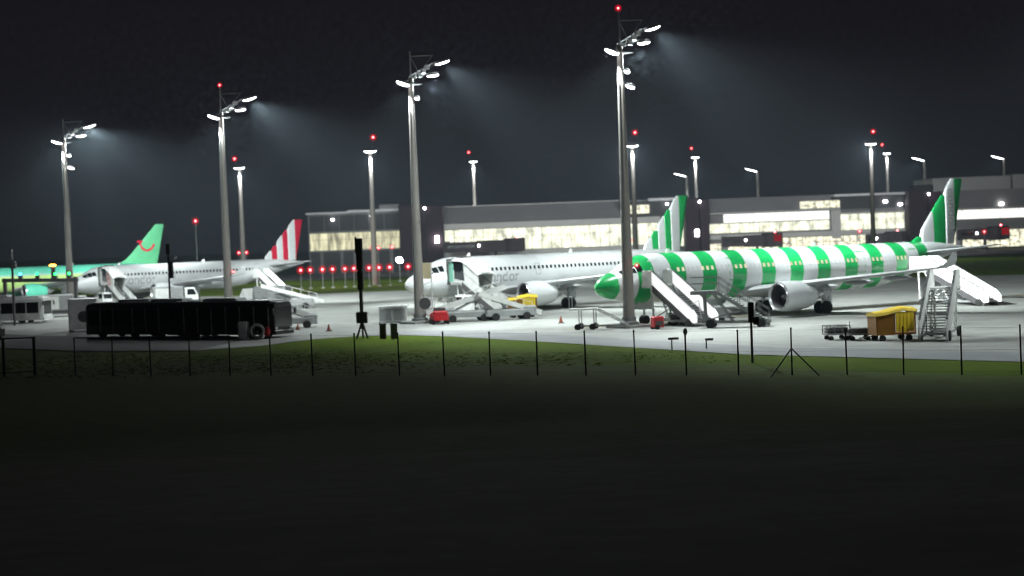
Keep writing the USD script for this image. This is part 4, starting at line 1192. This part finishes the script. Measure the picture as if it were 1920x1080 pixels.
for k, (x, y) in enumerate(((10.1, 107.5), (11.05, 108.1), (12.3, 107.4))):
    t = Thing('edge_marker_light', ('T-shaped marker stalk on the grass edge, left of three', 'taller marker stalk with round head on the grass edge, middle of three', 'small hooked marker stalk on the grass edge, right of three')[k], 'marker light', (x, y, 0))
    hh = (.75, 1.1, .62)[k]
    t.part('stalk', MB().tube((0, 0, 0), (0, 0, hh), .045, None, 8), EDARK, 40)
    t.part('head', MB().cbox((-.22 if k == 0 else -.06, -.07, hh - .05), (.45 if k != 1 else .12, .07, hh + .1), .02) if k != 1 else MB().ball((0, 0, hh + .05), (.15, .15, .25), 6), EDARK, 40)

for x, y, lab in ((4.16, 146.3, 'orange traffic cone right of the yellow container'), (-16.2, 147.3, 'dark traffic cone right of the grey container truck'), (-19.4, 151.2, 'traffic cone close to the right end of the buses')):
    t = Thing('traffic_cone', lab, 'cone', (x, y, .05), 0, 'traffic cones on the apron')
    t.part('cone', MB().lathe([(.04, .19), (.62, .04), (.63, .01)], (0, 0, 0), 2, 14), paint(f'cone_orange_{int(y)}', (.26, .085, .05), .6), 40)
    t.part('base', MB().box((-.27, -.27, 0), (.27, .27, .05)), EDARK)


# ------------------------------------------------------------------ buses
def bus(name, label, loc, rotz, L=10.8, body=BUSBODY, roof=BUSROOF, H=3.15, group='dark apron buses parked in a row', low=None):
    """local x from rear to front, the near side is -y"""
    t = Thing(name, label, 'bus', loc, rotz, group)
    W = 2.7
    rings = []
    for x, i in ((0, .12), (.12, 0), (L - .35, 0), (L, .18)):
        rings.append([[x, -W / 2 + i, .35], [x, -W / 2 + i, H - .55], [x, -W / 2 + .1 + i, H - .25], [x, -W / 2 + .35 + i, H - .08 - i * .3], [x, W / 2 - .35 - i, H - .08 - i * .3], [x, W / 2 - .1 - i, H - .25], [x, W / 2 - i, H - .55], [x, W / 2 - i, .35]])
    t.part('body', MB().loft(rings, True, True), body, 30)
    t.part('roof', MB().cbox((.4, -W / 2 + .36, H - .1), (L - .6, W / 2 - .36, H + .06), .05), roof)
    t.part('roof_unit', MB().cbox((L * .3, -.75, H + .06), (L * .62, .75, H + .28), .1), roof)
    n = max(3, round(L / 1.75))
    for k in range(n):
        x0, x1 = .4 + k * (L - .8) / n, .4 + (k + 1) * (L - .8) / n - .12
        for s in (-1, 1):
            t.part('side_window', MB().box((x0, s * (W / 2 - .01), 1.15), (x1, s * (W / 2 + .015), H - .62)), GLASS)
        if k % 2 == 1:
            t.part('door_leaf', MB().box((x0 + .05, -W / 2 - .03, .42), (x1 - .05, -W / 2 - .012, 1.12)), body)
        pl = MB().box((x1 + .02, -W / 2 - .025, .5), (x1 + .1, -W / 2, H - .45))
        t.part('window_pillar', pl, EWHITE)
    t.part('windscreen', MB().hexa([[L - .17, -W / 2 + .3, 1.0], [L + .02, -W / 2 + .3, 1.0], [L + .02, W / 2 - .3, 1.0], [L - .17, W / 2 - .3, 1.0], [L - .17, -W / 2 + .3, H - .5], [L + .02, -W / 2 + .3, H - .5], [L + .02, W / 2 - .3, H - .5], [L - .17, W / 2 - .3, H - .5]]), GLASS)
    t.part('bumper', MB().cbox((L - .1, -W / 2 + .1, .35), (L + .14, W / 2 - .1, .7), .06), low or body)
    for s in (-1, 1):
        t.part('headlight', MB().ball((L + .03, s * .95, .85), (.08, .18, .12), 5), EWHITE)
        t.part('mirror', MB().cbox((L + .05, s * 1.45 - .12, 2.0), (L + .22, s * 1.45 + .12, 2.5), .04).beam((L - .05, s * 1.2, 2.5), (L + .12, s * 1.42, 2.45), .05), EDARK)
    for x in (2.0, L - 2.6):
        for s in (-1, 1):
            wheel(t, x, s * (W / 2 - .13), .48, .3)
    if low:
        t.part('lower_skirt', MB().cbox((.2, -W / 2 - .03, .35), (L - .3, -W / 2 - .012, 1.05), .008), low)
    return t


bus('apron_bus', 'long dark bus nearest the viewer with its roof faintly lit', (-29.1, 145.9, 0), -31, 11.6)
bus('apron_bus', 'dark bus half hidden behind the nearest bus', (-34.4, 149.9, 0), -31, 11.6)
bus('apron_bus', 'dark bus at the left end of the parked row beside the grey container', (-37.9, 152.6, 0), -31, 11.6)
bus('white_bus', 'white apron bus with large windows at the left edge', (-64.6, 193.5, 0), -8, 11.6, EWHITE, EWHITE, 3.0, None, EWHITE)


def container(loc, rotz):
    t = Thing('generator_container', 'grey container with round fan grille below the leftmost mast', 'container', loc, rotz)
    b = t.part('body', MB().cbox((-1.3, -1.2, .2), (1.45, 1.3, 3.25), .06), EWHITE)
    t.part('fan_grille', MB().lathe([(-1.24, .02), (-1.24, .5), (-1.2, .56)], (.15, 0, 1.5), 1, 20), EDARK, 40)
    for k in range(6):
        t.part('rib', MB().box((-1.2 + .5 * k, 1.3, .3), (-1.1 + .5 * k, 1.34, 3.1)), EGREY, under=b)
    t.part('skid', MB().box((-1.25, -1.1, 0), (-1.0, 1.2, .2)).box((1.15, -1.1, 0), (1.4, 1.2, .2)), EDARK)
    t.part('side_door', MB().cbox((1.45, -.9, .35), (1.48, .6, 2.9), .01), EGREY, under=b)
    t.part('vent_box', MB().cbox((.7, -1.5, .2), (1.4, -1.21, .95), .04), EGREY)
    return t


container((-42.4, 165.6, 0), 10)

# white cabinet and hose reel in front of the bus front
t = Thing('white_cabinet', 'small white cabinet standing before the front of the long bus', 'cabinet', (-22.4, 139.4, 0))
t.part('body', MB().cbox((-.42, -.35, .05), (.42, .35, 1.5), .06), EWHITE)
t.part('door', MB().cbox((-.34, -.38, .15), (.34, -.35, 1.4), .01), EWHITE)
t = Thing('hose_reel', 'pale round hose reel right of the small white cabinet', 'hose reel', (-21.2, 138.9, 0))
rm = MB()
for k in range(20):
    a, b = 2 * math.pi * k / 20, 2 * math.pi * (k + 1) / 20
    rm.tube((.52 * math.cos(a), 0, .7 + .52 * math.sin(a)), (.52 * math.cos(b), 0, .7 + .52 * math.sin(b)), .12, None, 8)
t.part('hose', rm, EWHITE, 50)
t.part('stand', MB().beam((-.4, 0, 0), (0, 0, .7), .08).beam((.4, 0, 0), (0, 0, .7), .08), EGREY)
t = Thing('fire_extinguisher_cart', 'small dark red extinguisher cart right of the hose reel', 'cart', (-20.3, 138.4, 0))
t.part('bottle', MB().lathe([(.15, .1), (.2, .22), (.85, .22), (1.0, .1), (1.08, .06)], (0, 0, 0), 2, 14), ERED, 40)
t.part('handle', MB().beam((-.2, .2, .2), (-.2, .35, 1.2), .04).beam((.2, .2, .2), (.2, .35, 1.2), .04).beam((-.2, .35, 1.2), (.2, .35, 1.2), .04), EDARK)
for s in (-1, 1):
    wheel(t, s * .01, s * .3, .18, .08)


def tow_truck(name, label, loc, rotz, group=None):
    t = Thing(name, label, 'service truck', loc, rotz, group)
    t.part('chassis', MB().cbox((-3.2, -1.1, .4), (3.0, 1.1, .85), .08), EDARK)
    c = t.part('cab', MB().loft([[(1.3, -1.1, .85), (3.1, -1.1, .85), (3.1, 1.1, .85), (1.3, 1.1, .85)], [(1.3, -1.1, 1.5), (3.05, -1.1, 1.5), (3.05, 1.1, 1.5), (1.3, 1.1, 1.5)], [(1.3, -1.0, 2.5), (2.6, -1.0, 2.5), (2.6, 1.0, 2.5), (1.3, 1.0, 2.5)]], True, True), EWHITE)
    t.part('windscreen', MB().hexa([[3.03, -.9, 1.55], [3.1, -.9, 1.55], [3.1, .9, 1.55], [3.03, .9, 1.55], [2.62, -.85, 2.4], [2.7, -.85, 2.4], [2.7, .85, 2.4], [2.62, .85, 2.4]]), GLASS, under=c)
    t.part('side_window', MB().hexa([[1.6, -1.12, 1.55], [2.85, -1.12, 1.55], [2.85, -1.05, 1.55], [1.6, -1.05, 1.55], [1.6, -1.03, 2.35], [2.5, -1.03, 2.35], [2.5, -.98, 2.35], [1.6, -.98, 2.35]]), GLASS, under=c)
    t.part('load_box', MB().cbox((-3.1, -1.15, .85), (1.1, 1.15, 2.75), .08), EGREY)
    t.part('box_door', MB().cbox((-2.7, -1.18, 1.0), (-.6, -1.15, 2.55), .015), EWHITE)
    t.part('bumper', MB().cbox((3.0, -1.05, .4), (3.2, 1.05, .75), .05), EDARK)
    for s in (-1, 1):
        t.part('headlight', MB().ball((3.12, s * .8, 1.05), (.06, .16, .12), 5), EWHITE)
    for x in (-1.9, 2.0):
        for s in (-1, 1):
            wheel(t, x, s * 1.0, .42, .28)
    return t


tow_truck('service_truck', 'grey and white service truck parked at the right end of the buses', (-21.4, 149.6, 0), -78)
tow_truck('service_truck', 'grey service truck beneath the rear stairs of the red tailed airliner', (-31.5, 214, 0), 170)
tow_truck('service_truck', 'pale service truck under the belly of the red tailed airliner', (-46.5, 232.0, 0), 12)
tow_truck('service_truck', 'pale service truck between the white bus and the red tailed airliner nose', (-55.5, 208.0, 0), 14)
dolly('low grey caged dolly under the red tailed airliner wing', (-38.2, 222.0, 0), 20)
belt_loader('belt_loader', 'dark topped belt loader sloping down behind the right bus end', (-26.8, 205, 0), 190, .8, 3.0, body=EGREY, length=7.5)
# equipment under the ringed airliner
dolly('low dark dolly under the ringed airliner behind the front stairs', (13.4, 137.0, 0), 10)
cab2 = Thing('ground_power_unit', 'low grey ground power unit under the ringed airliner belly', 'power unit', (16.3, 139.2, 0), 18)
cab2.part('housing', MB().cbox((-1.3, -.7, .4), (1.3, .7, 1.35), .1), EGREY)
cab2.part('grille', MB().box((-1.0, -.73, .6), (0, -.7, 1.2)), EDARK)
cab2.part('tow_bar', MB().beam((1.3, 0, .4), (2.3, 0, .3), .07), EDARK)
for x in (-.8, .8):
    for s in (-1, 1):
        wheel(cab2, x, s * .6, .26, .16)

# mirror on a post beside the second airliner nose, yellow banded guidance post
t = Thing('round_mirror_sign', 'round dark sign on a thin post before the second airliner nose', 'sign', (-8.0, 153.6, 0))
t.part('disc', MB().lathe([(-.05, .02), (-.05, .52), (.0, .55), (.05, .5)], (0, 0, 1.95), 1, 20), EDARK, 40)
t.part('post', MB().tube((0, .08, 0), (0, .08, 2.3), .04, None, 8), GALV, 40)
t = Thing('guidance_post', 'pale lattice post right against the mast by the second airliner nose', 'post', (-8.0, 157.3, 0))
t.part('frame', MB().beam((-.5, 0, 0), (-.5, 0, 5.6), .12).beam((.5, 0, 0), (.5, 0, 5.6), .12), EWHITE)
for k in range(7):
    t.part('brace', MB().beam((-.5, 0, .2 + .78 * k), (.5, 0, .9 + .78 * k), .09), EWHITE)
t.part('panel', MB().cbox((-.45, -.1, 4.1), (.45, .0, 5.6), .03), paint('cream_panel', (.55, .47, .30), .5))
t.part('foot', MB().cbox((-1.0, -.5, .05), (1.0, .5, .3), .05), paint('cream_foot', (.6, .56, .42), .6))

# ------------------------------------------------------------------ gantry with coloured lamps at the left
t = Thing('light_gantry', 'dark gantry beam at the left carrying small coloured lamps', 'gantry', (0, 200, 0))
t.part('beam', MB().beam((-60.6, 0, 4.85), (-51.6, 0, 4.6), .35, .45), EDARK)
for x in (-60.3, -51.9):
    t.part('post', MB().beam((x, 0, 0), (x, 0, 5.0), .5, .35), EDARK)
for x, z, mt, nm in ((-58.4, 5.55, BLUEL, 'blue_lamp'), (-56.4, 5.5, GREENL, 'green_lamp'), (-54.25, 5.4, GREENL, 'green_lamp'), (-52.6, 5.4, GREENL, 'green_lamp'), (-54.5, 6.45, AMBERL, 'amber_lamp')):
    h = t.part('lamp_housing', MB().cbox((x - .22, -.2, 4.75), (x + .22, .2, z - .16), .04), EDARK)
    t.part(nm, MB().ball((x, -.15, z), (.42, .2, .13) if nm == 'amber_lamp' else (.17, .17, .17), 6), mt, 40, under=h)
t = Thing('dark_van', 'black van front with one white lamp at the left bottom edge', 'van', (-46.6, 152.5, 0), -6)
t.part('body', MB().loft([[(-3.6, -.95, .4), (.0, -.95, .4), (.0, .95, .4), (-3.6, .95, .4)], [(-3.6, -.95, 1.3), (0.05, -.95, 1.1), (.05, .95, 1.1), (-3.6, .95, 1.3)], [(-3.6, -.85, 2.2), (-.9, -.85, 2.2), (-.9, .85, 2.2), (-3.6, .85, 2.2)]], True, True), BUSBODY)
t.part('work_light', MB().ball((-.5, -.6, 2.4), (.3, .2, .16), 6), WHITEL)
t.part('side_window', MB().box((-2.4, -.97, 1.35), (-1.1, -.9, 1.95)), GLASS)
for x in (-2.9, -.6):
    for s in (-1, 1):
        wheel(t, x, s * .85, .33, .2)

# ------------------------------------------------------------------ perimeter fence
fence = Thing('perimeter_fence', 'long wire fence of thin dark posts across the foreground', 'fence')
A, B = np.array([24.75, 82.0]), np.array([-27.5, 105.0])
wires = MB()
for k in range(-3, 21):
    p = A + (B - A) * k / 20
    tilt = rng.normal(0, .02, 2)
    h = 2.38 + rng.normal(0, .03)
    fence.part('fence_post', MB().tube((p[0], p[1], -.1), (p[0] + tilt[0], p[1] + tilt[1], h), .045, .04, 8).ball((p[0] + tilt[0], p[1] + tilt[1], h), .055, 4), FENCE, 40)
    if k == 4:
        for d in ((1.3, -.9), (-1.3, -.9)):
            fence.part('brace_strut', MB().tube((p[0], p[1], 1.35), (p[0] + d[0], p[1] + d[1], -.1), .04, None, 8), FENCE, 40)
p0, p1 = A + (B - A) * -3 / 20, B
for z in (.15, 1.2, 2.3):
    wires.tube((*p0, z), (*p1, z), .003, None, 4)
fence.part('tension_wire', wires, FENCE)
fence.part('top_rail', MB().tube((*(A + (B - A) * 16 / 20), 2.36), (*B, 2.36), .035, None, 6), FENCE)
gate = Thing('fence_gate', 'dark framed gate at the left end of the fence', 'gate', (-30.5, 106.5, 0))
for a, b in (((-1.9, 0, 0), (-1.9, 0, 2.45)), ((.05, 0, 0), (.05, 0, 2.45))):
    gate.part('gate_post', MB().beam(a, b, .16), FENCE)
gate.part('gate_rail', MB().beam((-3.2, 0, 2.4), (.05, 0, 2.4), .09).beam((-3.2, 0, .25), (.05, 0, .25), .06), FENCE)

# ------------------------------------------------------------------ grass
def blades(n, seed):
    g = np.random.default_rng(seed)
    mb = MB()
    for k in range(n):
        a = g.uniform(0, 6.28); r = g.uniform(0, .16); hgt = g.uniform(.02, .055); w = g.uniform(.008, .016)
        x, y = r * math.cos(a), r * math.sin(a)
        b = g.uniform(0, 6.28); lean = g.uniform(.02, .12)
        dx, dy = math.cos(b), math.sin(b)
        mb.add([[x - dy * w, y + dx * w, 0], [x + dy * w, y - dx * w, 0], [x + dx * lean, y + dy * lean, hgt]], [[0, 1, 2]])
    return mb


BLADE = look('grass_blade', {'o': ('object_info', {}), 'r': ('rgb_ramp', {'ramp': [(0, (0.065, 0.10, 0.006)), (.6, (0.08, 0.12, 0.008)), (1, (0.10, 0.12, 0.015))]}), 'd': ('diffuse_bsdf', {}), 't': ('translucent_bsdf', {}), 'm': ('mix_closure', {'fac': .55})},
             [('o.random', 'r.fac'), ('r.color', 'd.color'), ('r.color', 't.color'), ('d.BSDF', 'm.closure1'), ('t.BSDF', 'm.closure2')], surface='m.closure')
pi_ = UsdGeom.PointInstancer.Define(stage, '/World/grass_tufts')
say(pi_.GetPrim(), 'short uneven grass on the bank and strip by the fence', 'grass', None, 'stuff')
protos = []
for k in range(3):
    q = usdkit.mesh(stage, f'/World/grass_tufts/tuft_{k}', blades(16, 40 + k).mesh(), BLADE)
    protos.append(q.GetPath())
pi_.CreatePrototypesRel().SetTargets(protos)
import shapely.geometry as sg, shapely
N = 26000
pts = np.column_stack([rng.uniform(-45, 48, N), rng.uniform(56, 140, N)])
keep_in = sg.Polygon([(48, 56), (48, 73), (40, 79), (26.7, 88), (14, 100.4), (8, 110.4), (1.2, 121.4), (-5, 131.3), (-9, 136), (-13, 137), (-15.7, 135), (-19, 128.4), (-23.6, 125), (-33, 129), (-45, 112), (-45, 56)])
pts = pts[shapely.contains_xy(keep_in, pts[:, 0], pts[:, 1])]
pts = pts[pts[:, 1] + .12 * pts[:, 0] > 101 - 4 * rng.random(len(pts)) ** 2]
cl = meshkit.fbm(np.column_stack([pts * .35, 0 * pts[:, :1]]), 3)
pts = pts[cl > .22]
hz = hill(pts[:, 0], pts[:, 1])
scl = rng.uniform(.6, 1.5, len(pts)) * (0.7 + .6 * meshkit.fbm(np.column_stack([pts * .2, 0 * pts[:, :1] + 5]), 3))
ang = rng.uniform(0, 2 * math.pi, len(pts))
pi_.CreatePositionsAttr(Vt.Vec3fArray.FromNumpy(np.column_stack([pts, hz]).astype(np.float32)))
pi_.CreateOrientationsAttr(Vt.QuathArray([Gf.Quath(float(math.cos(a / 2)), 0, 0, float(math.sin(a / 2))) for a in ang]))
pi_.CreateScalesAttr(Vt.Vec3fArray.FromNumpy(np.column_stack([scl, scl, scl]).astype(np.float32)))
pi_.CreateProtoIndicesAttr(Vt.IntArray.FromNumpy(rng.integers(0, 3, len(pts)).astype(np.int32)))

# ------------------------------------------------------------------ damp night air
if HAZE:
    hz_m = look('damp_air', {'v': ('principled_volume', {'color': (0.70, 0.86, 1.0), 'density': HAZE, 'anisotropy': 0.0})}, [], volume='v.volume')
    single('haze', MB().box((-3200, -450, -4), (3200, 4200, 60)), hz_m, 'thin damp night air lit by the floodlights', 'haze', kind='stuff')
